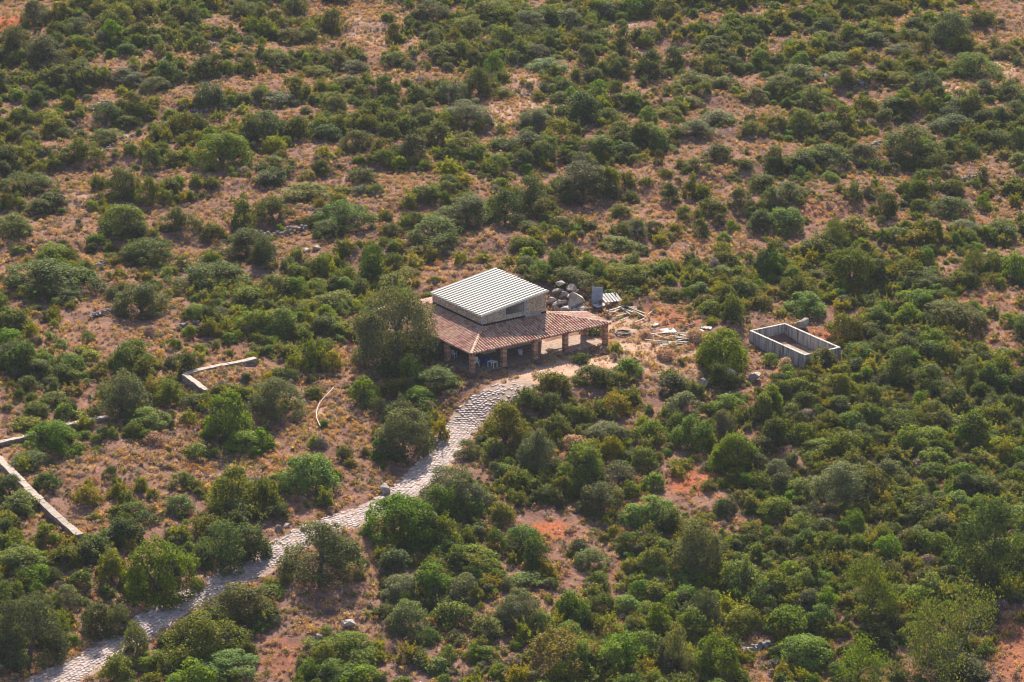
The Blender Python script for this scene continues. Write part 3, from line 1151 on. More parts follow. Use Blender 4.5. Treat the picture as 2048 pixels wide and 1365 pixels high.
# ------------------------------------------------------------------ concrete tank
TZ = 1.55
c_l, c_b, c_r, c_f = [None] * 4
def atz(px, py, z):
    d = FWD + np.array([1, 0, 0]) * (px - 1024) / F_PX - UPV * (py - 682.5) / F_PX
    return CAM + d * ((z - CAM[2]) / d[2])
tz_top = TANKZ + TZ
q = [atz(x, y, tz_top) for x, y in ((1499.7, 661), (1611.5, 712.3), (1679.8, 693.5), (1568.7, 646.4))]
ctr = sum(q) / 4
du_ = (q[1] - q[0] + q[2] - q[3])[:2]
ta = math.atan2(du_[1], du_[0])
TLn = np.linalg.norm(du_) / 2
TWd = (np.linalg.norm(q[3] - q[0]) + np.linalg.norm(q[2] - q[1])) / 2
tank = empty("concrete_tank", (ctr[0], ctr[1], TANKZ), ta)
tag(tank, "open rectangular tank of stained grey concrete standing in the scrub", "tank")
hx, hy, wt = TLn / 2, TWd / 2, 0.26
for nm, a, b in (("tank_wall", (-hx, -hy, -0.6), (hx, -hy + wt, TZ)), ("tank_wall", (-hx, hy - wt, -0.6), (hx, hy, TZ)),
                 ("tank_wall", (-hx + 0.001, -hy + wt, -0.6), (-hx + wt, hy - wt, TZ - 0.002)), ("tank_wall", (hx - wt, -hy + wt, -0.6), (hx - 0.001, hy - wt, TZ - 0.002))):
    mb = MB(); mb.box(a, b); mb.build(nm, M_TANK, tank)
mb = MB(); mb.box((-hx + wt, -hy + wt, -0.3), (hx - wt, hy - wt, 0.08)); mb.build("tank_floor", M_DIRT, tank)
for sx in (-hx + (TLn) * 0.34, -hx + TLn * 0.67):
    mb = MB(); mb.box((sx - 0.14, -hy - 0.05, -0.6), (sx + 0.14, -hy - 0.002, TZ - 0.12)); mb.build("buttress", M_TANK, tank)
t = link("fallen_plank", None, None)
bpy.data.objects.remove(t)
mb = MB(); mb.obox((0, 0, 0), (2.6, 0.22, 0.06), Matrix.Rotation(0.4, 3, 'Z'))
o = mb.build("plank", M_PLANK); o.location = (ctr[0] + 1.6, ctr[1] - 2.6, TANKZ + 0.115)
tag(o, "weathered plank lying on the floor of the concrete tank", "plank")

# ------------------------------------------------------------------ field walls with coping
def field_wall(label, pts_px, width, top, coping=0.75, height=None, seed=0):
    r = random.Random(seed)
    P = [at(*p) if not isinstance(p, np.ndarray) else p for p in pts_px]
    root = empty("field_wall", tuple(P[0]), 0.0)
    tag(root, label, "wall")
    o3 = P[0]
    body = MB()
    for a, b in zip(P[:-1], P[1:]):
        d = (b - a)[:2]
        L = np.linalg.norm(d)
        d = d / L
        nn = np.array([-d[1], d[0]])
        n = max(1, int(L / 0.6))
        ring = []
        for i in range(n + 1):
            c = a[:2] + d * L * i / n
            g = float(base_h(*c)) if height else float(hgt(*c))
            zt = g + top + 0.04 * math.sin(i * 0.7)
            ring.append((c, g, zt))
        for (c0, g0, z0), (c1, g1, z1) in zip(ring[:-1], ring[1:]):
            w = width / 2 - 0.04
            pts = []
            for (c, g, z) in ((c0, g0, z0), (c1, g1, z1)):
                for s, zz in ((-1, g - 0.8), (1, g - 0.8), (1, z - 0.10), (-1, z - 0.10)):
                    x = c + nn * s * w * (1.12 if zz < z - 0.3 else 1)
                    pts.append((x[0] - o3[0], x[1] - o3[1], zz - o3[2]))
            body.poly(pts, [(0, 1, 5, 4), (1, 2, 6, 5), (2, 3, 7, 6), (3, 0, 4, 7), (0, 3, 2, 1), (4, 5, 6, 7)])
        s = 0.0
        while s < L - 0.2:
            ln = min(coping * r.uniform(0.7, 1.3), L - s)
            c = a[:2] + d * (s + ln / 2)
            c2 = a[:2] + d * s
            c3 = a[:2] + d * (s + ln)
            hf = base_h if height else hgt
            tilt = math.atan2(float(hf(*c3)) - float(hf(*c2)), ln)
            z = float(hf(*c)) + top
            mb = MB()
            rot = Matrix.Rotation(math.atan2(d[1], d[0]), 3, 'Z') @ Matrix.Rotation(-tilt, 3, 'Y')
            mb.obox((0, 0, 0), (ln - 0.025, width * r.uniform(0.92, 1.10), 0.16), rot, 0.028)
            o = mb.build("coping_stone", M_COPING, root)
            o.location = (c[0] - o3[0] + r.uniform(-.03, .03), c[1] - o3[1] + r.uniform(-.03, .03), z - 0.03 - o3[2])
            s += ln
    body.build("wall_body", M_WALLSTONE, root)
    return root


field_wall("low pale-topped stone wall running through the bushes at the picture's edge", [(-60, 905), (0, 891), (110, 862), (216, 839)], 0.55, 0.35, seed=1)
field_wall("corner of a dry stone terrace wall above the tan thicket", [WB_PTS[1], WB_PTS[0], WB_PTS[2]], 0.62, 0.85, height=True, seed=2)
field_wall("long straight pale-topped wall descending the lower slope", [(-40, 885), (0, 930), (60, 992), (110, 1040), (160, 1082)], 0.72, 0.6, seed=3)

# ------------------------------------------------------------------ stones
def rock_mesh(seed, flat=0.7):
    """a broken block: hull of scattered points with chipped edges"""
    r = np.random.default_rng(seed)
    bm = bmesh.new()
    pts = unit(r.normal(size=(13, 3))) * r.uniform(0.40, 0.56, (13, 1))
    for p in pts:
        bm.verts.new((p[0], p[1] * 0.85, p[2] * flat * 1.15))
    res = bmesh.ops.convex_hull(bm, input=bm.verts)
    bmesh.ops.delete(bm, geom=[g for g in res["geom_interior"] if isinstance(g, bmesh.types.BMVert)], context='VERTS')
    bmesh.ops.bevel(bm, geom=list(bm.edges), offset=0.035, segments=1, affect='EDGES', clamp_overlap=True)
    bmesh.ops.subdivide_edges(bm, edges=list(bm.edges), cuts=1, use_grid_fill=True)
    for v in bm.verts:
        v.co += Vector(r.normal(size=3) * 0.010)
    me = bpy.data.meshes.new("rock")
    bm.to_mesh(me)
    bm.free()
    me.materials.append(M_ROCK)
    return me


ROCKS = [rock_mesh(100 + i, 0.55 + 0.08 * (i % 4)) for i in range(7)]
rk = random.Random(3)


def boulder(px, py, wpx, label, group=None, lift=0.0, k=None, hs=1.0):
    p = at(px, py)
    s = wpx / ppm(p) * 1.15
    o = link("boulder", ROCKS[rk.randrange(7) if k is None else k])
    o.location = (p[0], p[1], p[2] + s * 0.16 + lift)
    o.scale = (s, s * rk.uniform(0.7, 1.0), s * hs * rk.uniform(0.85, 1.15))
    o.rotation_euler = (rk.uniform(-.3, .3), rk.uniform(-.3, .3), rk.uniform(0, 6.28))
    tag(o, label, "boulder", group)
    return o


HEAP = [  # px, py of the foot, width, lift: the heap of blocks behind the house
    (1125, 612, 30, 0, "broad grey boulder at the foot of the heap beside the house wall"),
    (1112, 592, 26, 0.3, "pale boulder in the heap leaning nearest the corrugated roof"),
    (1148, 612, 38, 0.5, "largest slab-like boulder lying across the middle of the heap"),
    (1121, 588, 16, 1.5, "pointed boulder perched on top of the heap behind the house"),
    (1142, 590, 22, 1.0, "rounded boulder on the heap's crest between two smaller ones"),
    (1152, 593, 14, 0.8, "small boulder on the far shoulder of the heap"),
    (1128, 602, 16, 0.9, "wedged middle-sized boulder in the centre of the heap"),
    (1112, 622, 22, 0, "brown stained boulder low down behind the tiled hip"),
    (1133, 624, 24, 0.1, "upright angular boulder above the porch ridge"),
    (1150, 625, 20, 0, "grey boulder at the lower edge of the heap above the porch"),
    (1163, 622, 24, 0, "flat boulder ending the heap towards the grey zinc panel"),
    (1172, 630, 16, 0, "small pale boulder straying from the heap toward the planks"),
    (1104, 605, 18, 0.2, "dark boulder tucked against the house wall"),
    (1160, 605, 18, 0.2, "medium boulder high on the heap's outer side"),
    (1140, 604, 18, 0.8, "small block bridging two large boulders of the heap"),
    (1180, 637, 12, 0, "lone small stone at the end of the boulder heap"),
]
for (x, y, w, l, lab) in HEAP:
    boulder(x, y + 4, w * 1.3, lab, "boulders heaped behind the house", l * 0.8, None, 0.72)
for (x, y, w, lab) in ((697, 1255, 32, "large white boulder among golden scrub on the lower slope"), (713, 1275, 16, "white flat stone just below the large white boulder"),
                       (636, 1282, 26, "low grey slab of rock beside golden scrub near the bottom"), (558, 1062, 22, "grey boulder at the track edge, first of three"),
                       (574, 1055, 16, "smaller grey boulder touching its neighbour by the track edge"), (608, 1060, 20, "rounded boulder alone right by the paved track's bend"),
                       (632, 500, 18, "reddish boulder on the dry slope above the house"), (613, 504, 16, "low reddish boulder beside a rounder one on the dry slope"),
                       (598, 509, 12, "small grey boulder end of the row on the dry slope"), (772, 984, 32, "long pale stone block edging the paved track"),
                       (232, 962, 12, "small white stone in the dry clearing between the walls"), (250, 960, 8, "tiny grey stone beside the white one in the clearing"),
                       (1458, 762, 46, "long pale rock ledge below the big bush by the tank"), (1512, 764, 40, "pale rock ledge between the tank and the lower scrub"),
                       (1408, 772, 26, "grey rock half hidden below the big bush"), (1545, 1345, 16, "grey stone in the lower scrub near the rubble bank"), (1405, 838, 16, "pale stone among green bushes below the ledge"),
                       (1262, 900, 16, "pale slanting stone between bushes on the middle slope"), (1830, 640, 20, "grey rock half under a bright green bush"), (180, 796, 14, "pale flat stone on the slope over the low wall"),
                       (1605, 655, 34, "grey rock bank behind the tank's far corner")):
    boulder(x, y, w, lab)


def rubble(label, line, width_px, n, smin=0.18, smax=0.5, rise=0.35, seed=0):
    """tumbled dry stone wall: real stones, too small to pick apart"""
    r = np.random.default_rng(seed)
    P = [at(*p) for p in line]
    root = empty("rubble_bank", tuple(P[0]))
    tag(root, label, "rubble")
    cum = np.concatenate([[0], np.cumsum([np.linalg.norm(b - a) for a, b in zip(P[:-1], P[1:])])])
    w = width_px / ppm(P[0]) / 2
    V, Fc = [], []
    ico_v = np.array([(0, 0, -1), (.72, -.53, -.45), (-.28, -.85, -.45), (-.89, 0, -.45), (-.28, .85, -.45), (.72, .53, -.45), (.28, -.85, .45), (-.72, -.53, .45), (-.72, .53, .45), (.28, .85, .45), (.89, 0, .45), (0, 0, 1)])
    ico_f = [(0, 1, 2), (1, 0, 5), (0, 2, 3), (0, 3, 4), (0, 4, 5), (1, 5, 10), (2, 1, 6), (3, 2, 7), (4, 3, 8), (5, 4, 9), (1, 10, 6), (2, 6, 7), (3, 7, 8), (4, 8, 9), (5, 9, 10), (6, 10, 11), (7, 6, 11), (8, 7, 11), (9, 8, 11), (10, 9, 11)]
    for i in range(n):
        s = r.uniform(0, cum[-1])
        k = min(np.searchsorted(cum, s, side='right') - 1, len(P) - 2)
        f = (s - cum[k]) / (cum[k + 1] - cum[k])
        c = P[k] * (1 - f) + P[k + 1] * f
        d = unit((P[k + 1] - P[k])[:2])
        off = r.normal() * 0.45 * w * 2
        x, y = c[0] - d[1] * off, c[1] + d[0] * off
        sz = r.uniform(smin, smax) * (0.6 if abs(off) > w else 1)
        z = float(hgt(x, y)) + sz * 0.25 + rise * max(0, 1 - abs(off) / w) * r.random()
        v = ico_v * r.uniform(0.75, 1.25, (12, 1)) * np.array([sz, sz * r.uniform(.6, 1), sz * r.uniform(.45, .8)]) * 0.5
        a = r.uniform(0, 6.28)
        ca, sa = math.cos(a), math.sin(a)
        v = np.stack([v[:, 0] * ca - v[:, 1] * sa + x - P[0][0], v[:, 0] * sa + v[:, 1] * ca + y - P[0][1], v[:, 2] + z - P[0][2]], 1)
        Fc += [(a_ + len(V), b_ + len(V), c_ + len(V)) for a_, b_, c_ in ico_f]
        V += list(map(tuple, v))
    tag(link("stones", mesh_np("stones", V, Fc, M_RUBBLE), root), kind="stuff")


RUB = [("long heap of pale loose stones on the upper hillside above the tank", [(1645, 153), (1680, 163), (1735, 172)], 14, 190, .25, .7, .4),
       ("trail of pale stones crossing the far hillside under dark shrubs", [(150, 228), (190, 212), (225, 203)], 10, 90, .2, .5, .15),
       ("straggling line of pale stones along an upper terrace edge", [(205, 305), (255, 278), (310, 250), (370, 228), (480, 214)], 12, 260, .18, .45, .2),
       ("pale stones scattered under bushes near the far top edge", [(252, 78), (275, 88), (293, 90)], 10, 50, .2, .5, .2),
       ("small heap of pale stones between far bushes near the top", [(418, 88), (432, 92)], 10, 40, .2, .5, .3),
       ("small pale stone patch beside a dry opening near the top", [(865, 140), (882, 138)], 8, 40, .2, .45, .2),
       ("grey gravelly stone bank under a broad bush", [(598, 414), (630, 420), (650, 412)], 14, 150, .12, .3, .1),
       ("tumbled dry stone wall on the slope above the house", [(530, 476), (570, 469), (612, 460)], 10, 120, .25, .6, .6),
       ("short dry stone wall above the dark round bush at the side", [(182, 541), (210, 530), (242, 523)], 9, 90, .25, .55, .5),
       ("dry stone wall remnant between two dark bushes", [(322, 549), (350, 542), (384, 536)], 9, 100, .25, .55, .5),
       ("dry stone wall remnant low on the golden slope", [(178, 638), (202, 631), (226, 624)], 8, 70, .25, .5, .5),
       ("short row of stones at the edge of the bright thicket", [(355, 655), (378, 650), (398, 648)], 8, 40, .2, .5, .3),
       ("loose stones at the edge of the orange clearing over the roof", [(866, 514), (884, 505)], 9, 40, .2, .5, .2),
       ("thin far dry stone wall under a lone grey shrub", [(1030, 193), (1065, 196), (1112, 196)], 6, 80, .25, .5, .4),
       ("squat dry stone wall on the upper slope by a green bush", [(1830, 378), (1850, 376), (1872, 376)], 9, 90, .25, .6, .8),
       ("dry stone wall stub between shrubs near the upper far side", [(1925, 364), (1940, 358), (1955, 354)], 9, 60, .25, .6, .6),
       ("grey stones spilling below a dense far thicket", [(1770, 84), (1785, 76), (1802, 66)], 9, 60, .25, .6, .3),
       ("few pale stones beneath a far bush by the dry strip", [(1733, 101), (1748, 98)], 6, 24, .2, .5, .2),
       ("flat pale stones by the far dry opening", [(1880, 142), (1897, 139)], 6, 30, .2, .5, .2),
       ("grey stone pile between bushes on the upper slope", [(1740, 300), (1752, 292), (1764, 288)], 12, 60, .25, .6, .4),
       ("rubble stone bank beside the round bright bush at the bottom", [(1482, 1310), (1505, 1302), (1540, 1290)], 16, 130, .2, .5, .5),
       ("small broken stones filling the gaps of the boulder heap", [(1106, 618), (1135, 614), (1172, 626)], 26, 170, .2, .6, .9),
       ("pale shattered stones on the dirt beside the debris", [(1280, 655), (1305, 662)], 12, 60, .12, .35, .1)]
for i, (lab, ln, w, n, a, b, rs_) in enumerate(RUB):
    rubble(lab, ln, w, n, a, b, rs_, seed=40 + i)

# ------------------------------------------------------------------ builders' debris beside the house
def plank_mesh(L, w, h, seed):
    r = random.Random(seed)
    mb = MB()
    n = 4
    pts = []
    bend = r.uniform(-0.06, 0.06)
    for i in range(n + 1):
        x = L * (i / n - 0.5)
        b = bend * math.sin(math.pi * i / n)
        for (y, z) in ((-w / 2, -h / 2), (w / 2, -h / 2), (w / 2, h / 2), (-w / 2, h / 2)):
            pts.append((x, y + b, z + b * 0.5))
    f = []
    for i in range(n):
        for k in range(4):
            a, c = i * 4 + k, i * 4 + (k + 1) % 4
            f.append((a, c, c + 4, a + 4))
    f += [(3, 2, 1, 0), tuple(n * 4 + k for k in range(4))]
    mb.poly(pts, f)
    return mb


def plank(p0, p1, z0, z1, w, m, label, group, h=0.06):
    a, b = at(*p0), at(*p1)
    a[2] += z0
    b[2] += z1
    d = b - a
    L = np.linalg.norm(d)
    o = plank_mesh(L, w, h, int(p0[0] * 7 + p1[1])).build("plank", m)
    o.location = (a + b) / 2
    o.rotation_euler = (rk.uniform(-.15, .15), -math.asin(d[2] / L), math.atan2(d[1], d[0]))
    tag(o, label, "plank", group)


G1 = "timbers strewn between the boulders and the dirt yard"
TIMB = [((1228, 626), (1252, 613), "pale timber pointing toward the zinc panel"), ((1212, 626), (1250, 616), "pale timber forming the pile's upper edge"), ((1236, 617), (1288, 636), "long timber slanting down the middle of the pile"),
        ((1246, 614), (1292, 634), "long timber slanting along the pile's outer side"), ((1254, 614), (1284, 626), "short timber at the pile's far side"), ((1215, 632), (1242, 620), "timber lying across the pile's near end"),
        ((1219, 612), (1215, 631), "single timber standing steeply out of the pile"), ((1232, 638), (1254, 630), "timber at the foot of the pile"), ((1256, 620), (1292, 641), "longest timber ending in the dirt"),
        ((1262, 617), (1281, 622), "short offcut at the top of the pile"), ((1244, 622), (1262, 633), "offcut inside the pile"), ((1270, 650), (1290, 642), "loose timber on the dirt below the pile"),
        ((1296, 632), (1308, 622), "loose timber beside a tan bush"), ((1208, 628), (1232, 630), "low timber toward the porch roof"), ((1238, 646), (1252, 641), "broken bit of timber on the dirt")]
for i, (a, b, lab) in enumerate(TIMB):
    plank(a, b, 0.12 + 0.05 * (i % 4), 0.12 + 0.06 * ((i * 3) % 5) + (1.0 if i == 6 else 0), 0.14, M_TIMBER, lab, G1, 0.10)
G2 = "grey laths heaped in the dirt yard"
lr_ = random.Random(9)
LATH_WORDS = ["topmost", "crosswise", "curved", "broken", "short", "long", "split", "sun-bleached", "dark", "thin", "stout", "half-buried", "slanting", "straight", "frayed", "loose", "bent", "pale", "narrow", "wide", "outlying", "innermost"]
for i, wd in enumerate(LATH_WORDS):
    cx, cy = lr_.uniform(1318, 1385), lr_.uniform(668, 694)
    an = lr_.choice([lr_.uniform(-0.35, 0.15), lr_.uniform(0.1, 0.5)])
    hl = lr_.uniform(16, 34)
    plank((cx - hl, cy - hl * math.tan(an) * 0.45), (cx + hl, cy + hl * math.tan(an) * 0.45), 0.06 + 0.03 * (i % 7), 0.06 + 0.03 * ((i * 2) % 7), lr_.uniform(0.10, 0.2), M_PLANK,
          f"{wd} grey lath in the heap across the dirt yard", G2, 0.05)
for (x, y, w, d, rz, lab) in ((1336, 664, 1.6, 1.1, 0.3, "white broken board lying behind the lath heap"), (1310, 652, 0.9, 0.6, 0.8, "small white board scrap on the dirt yard"), (1412, 658, 1.1, 0.6, -0.2, "pale board scrap beside the big bush"),
                              (1398, 664, 0.9, 0.5, 0.4, "pale stone-like board bit near the lath heap"), (1199, 613, 1.3, 1.0, 0.5, "pale board lying flat in front of the zinc panel")):
    p = at(x, y)
    mb = MB(); mb.obox((0, 0, 0), (w, d, 0.05), Matrix.Rotation(0.1, 3, 'X'), 0.06)
    o = mb.build("board", M_PALEBOARD); o.location = (p[0], p[1], p[2] + 0.14); o.rotation_euler = (0, 0, rz)
    tag(o, lab, "board")

# upright zinc panel: corrugations across, propped by two posts
p = at(1194, 609)
t = empty("zinc_panel", tuple(p), -0.15)
tag(t, "upright grey corrugated zinc panel standing beside the boulder heap", "panel")
mb = MB()
pts, n = [], 26
for i in range(n + 1):
    z = 1.95 * i / n
    y = 0.03 * (1 if (i // 1) % 2 else -1) + z * 0.12
    pts += [(-0.62, y, z), (0.62, y, z), (0.62, y + 0.02, z), (-0.62, y + 0.02, z)]
f = []
for i in range(n):
    for k in range(4):
        a, c = i * 4 + k, i * 4 + (k + 1) % 4
        f.append((a, c, c + 4, a + 4))
f += [(3, 2, 1, 0), tuple(n * 4 + k for k in range(4))]
mb.poly(pts, f)
mb.build("sheet", M_ZINC, t)
for sx in (-0.5, 0.5):
    mb = MB(); mb.tube([(sx, 0.1, -0.2), (sx, 0.33, 2.1)], [0.05, 0.045], 6); mb.build("post", M_DEADWOOD, t)
# lean-to of pale boards on a frame
p = at(1222, 606)
t = empty("board_rack", tuple(p), 0.35)
tag(t, "low rack of pale boards tilted toward the sun beside the zinc panel", "rack")
for k in range(6):
    mb = MB(); mb.obox((-0.95 + k * 0.36, 0.0, 0.62), (0.26, 1.7, 0.04), Matrix.Rotation(0.28 + 0.03 * (k % 3), 3, 'X') @ Matrix.Rotation(0.1, 3, 'Z')); mb.build("board", M_PALEBOARD, t)
for sx in (-0.9, 0.9):
    for sy, hh in ((-0.75, 0.38), (0.75, 0.80)):
        mb = MB(); mb.box((sx - 0.05, sy - 0.05, -0.2), (sx + 0.05, sy + 0.05, hh)); mb.build("leg", M_DEADWOOD, t)
    mb = MB(); mb.tube([(sx, -0.8, 0.36), (sx, 0.8, 0.78)], [0.05, 0.05], 5); mb.build("rail", M_DEADWOOD, t)

# coils of pipe
p = at(1247, 669)
mb = MB()
pts = []
for i in range(150):
    a = i * 0.25
    r_ = 0.78 + 0.09 * math.sin(i * 0.7) + 0.05 * math.sin(i * .23)
    pts.append((r_ * math.cos(a), r_ * math.sin(a) * 1.0, 0.06 + 0.0017 * i + 0.02 * math.sin(i)))
mb.tube(pts, [0.035] * len(pts), 5)
o = mb.build("pipe_coil", M_HOSE, None, True); o.location = p
tag(o, "coil of dark water pipe lying on the dirt yard", "pipe coil")


def lying_pipe(name, px_pts, rad, m, label, lift=0.05, cat="pipe"):
    P = [at(*q) for q in px_pts]
    L = smooth_line(np.array(P), 8)
    L[:, 2] = hgt(L[:, 0], L[:, 1]) + lift + rad
    o3 = L[0].copy()
    mb = MB(); mb.tube([tuple(q - o3) for q in L], [rad] * len(L), 6)
    o = mb.build(name, m, None, True); o.location = o3
    tag(o, label, cat)


lying_pipe("black_pipe", [(1338, 642), (1352, 640), (1368, 641), (1382, 645), (1388, 650), (1376, 655), (1362, 657)], 0.06, M_HOSE, "curved black pipe lying on the red earth above the laths", 0.12)
lying_pipe("pale_pipe", [(667, 782), (660, 791), (650, 801), (640, 813), (634, 828), (634, 845), (641, 860)], 0.045, M_PALEHOSE, "thin pale pipe curving through the tan scrub clearing", 0.35)

# ------------------------------------------------------------------ plants: prototypes
rngp = np.random.default_rng(21)


def stem_mesh(W, H, seed, n=6, r0=0.05):
    r = np.random.default_rng(seed)
    mb = MB()
    for k in range(n):
        a = 2 * math.pi * k / n + r.uniform(-.4, .4)
        e = r.uniform(0.15, 0.33) * W
        pts = [(0.04 * math.cos(a), 0.04 * math.sin(a), -0.15)]
        for i in range(1, 5):
            f = i / 4
            pts.append((math.cos(a) * e * f + r.normal() * 0.03 * W, math.sin(a) * e * f + r.normal() * 0.03 * W, H * 0.72 * f))
        mb.tube(pts, [r0 * (1 - 0.18 * i) for i in range(5)], 5, cap=False)
    return mb.mesh("stem", M_BARK)


def plant_proto(kind, W, H, seed):
    """(crown mesh, wood mesh) of a plant W wide and H tall"""
    r = np.random.default_rng(seed)
    if kind == 'O':
        leaf, lr, cov, rough, trunk = 0.10 + 0.014 * W, 0.10 * W + 0.16, 1.35, 0.8, True
    elif kind == 'D':
        leaf, lr, cov, rough, trunk = 0.13 + 0.009 * W, 0.09 * W + 0.22, 1.25, 1.5, True
    elif kind == 'B':
        leaf, lr, cov, rough, trunk = 0.13 + 0.009 * W, 0.07 * W + 0.22, 1.4, 0.8, False
    elif kind == 'Y':
        leaf, lr, cov, rough, trunk = 0.15, 0.08 * W + 0.18, 1.1, 1.3, False
    elif kind in 'TG':
        leaf, lr, cov, rough, trunk = 0.13, 0.10 * W + 0.12, 0.9, 1.3, False
    else:
        leaf, lr, cov, rough, trunk = 0.125 + 0.009 * W, 0.07 * W + 0.22, 1.3, 1.9, False
    area = 2 * math.pi * (W / 2) * (0.5 * W / 2 + 0.75 * H)
    nl = int(max(9, 0.80 * area / (lr * lr * 2.0)))
    asp = 0.62 if kind != 'O' else 0.48
    count = int(min(24000, cov * area * 1.05 / (leaf * leaf * asp * 0.5)))
    z0 = 0.0
    P, Nn = crown_points(W * 0.96, H, nl, lr, count, z0, r, rough, inner=0.12, skirt=0.45 if trunk else 0.25)
    if kind in 'DMY':
        # uneven upper twigs: spurts that break the outline
        ns = int(8 + 3 * W)
        top = P[r.choice(len(P), ns)]
        d = unit(top - np.array([0, 0, H * 0.2]) + np.array([0, 0, 0.4]))
        k = 26
        ln = r.uniform(0.2, 0.75, ns)
        Q = np.repeat(top, k, 0) + np.repeat(d * ln[:, None], k, 0) * r.uniform(0, 1.1, (ns * k, 1)) + r.normal(size=(ns * k, 3)) * 0.075
        P = np.concatenate([P, Q])
        Nn = np.concatenate([Nn, unit(r.normal(size=Q.shape) + [0, 0, 0.4])])
    v, f = leaf_quads(P, Nn, leaf, asp, r)
    crown = mesh_np("crown", v, f, LEAF[kind])
    if trunk:
        mb = MB()
        limb_tree(mb, (0, 0, -0.2), H * 0.95, 0.55, r, 2, 0.035 * W + 0.03, 4)
        wood = mb.mesh("trunk", M_BARK)
    else:
        wood = stem_mesh(W, H, seed + 1, 6, 0.018 * W + 0.012)
    return crown, wood


SIZES = (1.9, 3.2, 4.8, 7.0)
PROTO = {}
for ki, k in enumerate("MBDOY"):
    for si, W in enumerate(SIZES):
        if k == 'Y' and si == 3:
            continue
        hr = {'M': 0.66, 'B': 0.72, 'D': 0.92, 'O': 0.80, 'Y': 0.66}[k]
        for vi in range(4 if k == 'M' else 3):
            PROTO.setdefault((k, si), []).append(plant_proto(k, W, W * hr, 1000 + ki * 100 + si * 10 + vi) + (W, W * hr))
for vi in range(2):
    PROTO.setdefault(('T', 0), []).append(plant_proto('T', 1.9, 1.2, 1900 + vi) + (1.9, 1.2))

# gnarled open trees whose limbs show
def gnarled_proto(H, seed):
    r = np.random.default_rng(seed)
    mb = MB()
    tips = []
    limb_tree(mb, (0, 0, -0.2), H * 1.05, 1.0, r, 3, 0.2, 5, 0.42, tips, low=True)
    wood = mb.mesh("trunk", M_BARK)
    tips = np.array(tips)
    P, Nn = [], []
    for tp_ in tips:
        if r.random() < 0.12:
            continue
        m = int(r.integers(120, 220))
        P.append(tp_ + r.normal(size=(m, 3)) * np.array([0.42, 0.42, 0.26]))
        Nn.append(unit(r.normal(size=(m, 3)) + [0, 0, 0.5]))
    v, f = leaf_quads(np.concatenate(P), np.concatenate(Nn), 0.15, 0.6, r)
    ext = tips[:, :2]
    return mesh_np("crown", v, f, LEAF['M']), wood, 2 * np.abs(ext).max() * 0.9, tips[:, 2].max()


GN = [gnarled_proto(5.0, 301), gnarled_proto(5.5, 302), gnarled_proto(4.5, 303)]


def dead_proto(H, seed):
    r = np.random.default_rng(seed)
    mb = MB()
    limb_tree(mb, (0, 0, -0.2), H * 1.15, 0.7, r, 3, 0.11, 3, 0.4, low=True)
    return mb.mesh("trunk", M_DEADWOOD)


DEAD = [dead_proto(3.0, 410 + i) for i in range(4)]

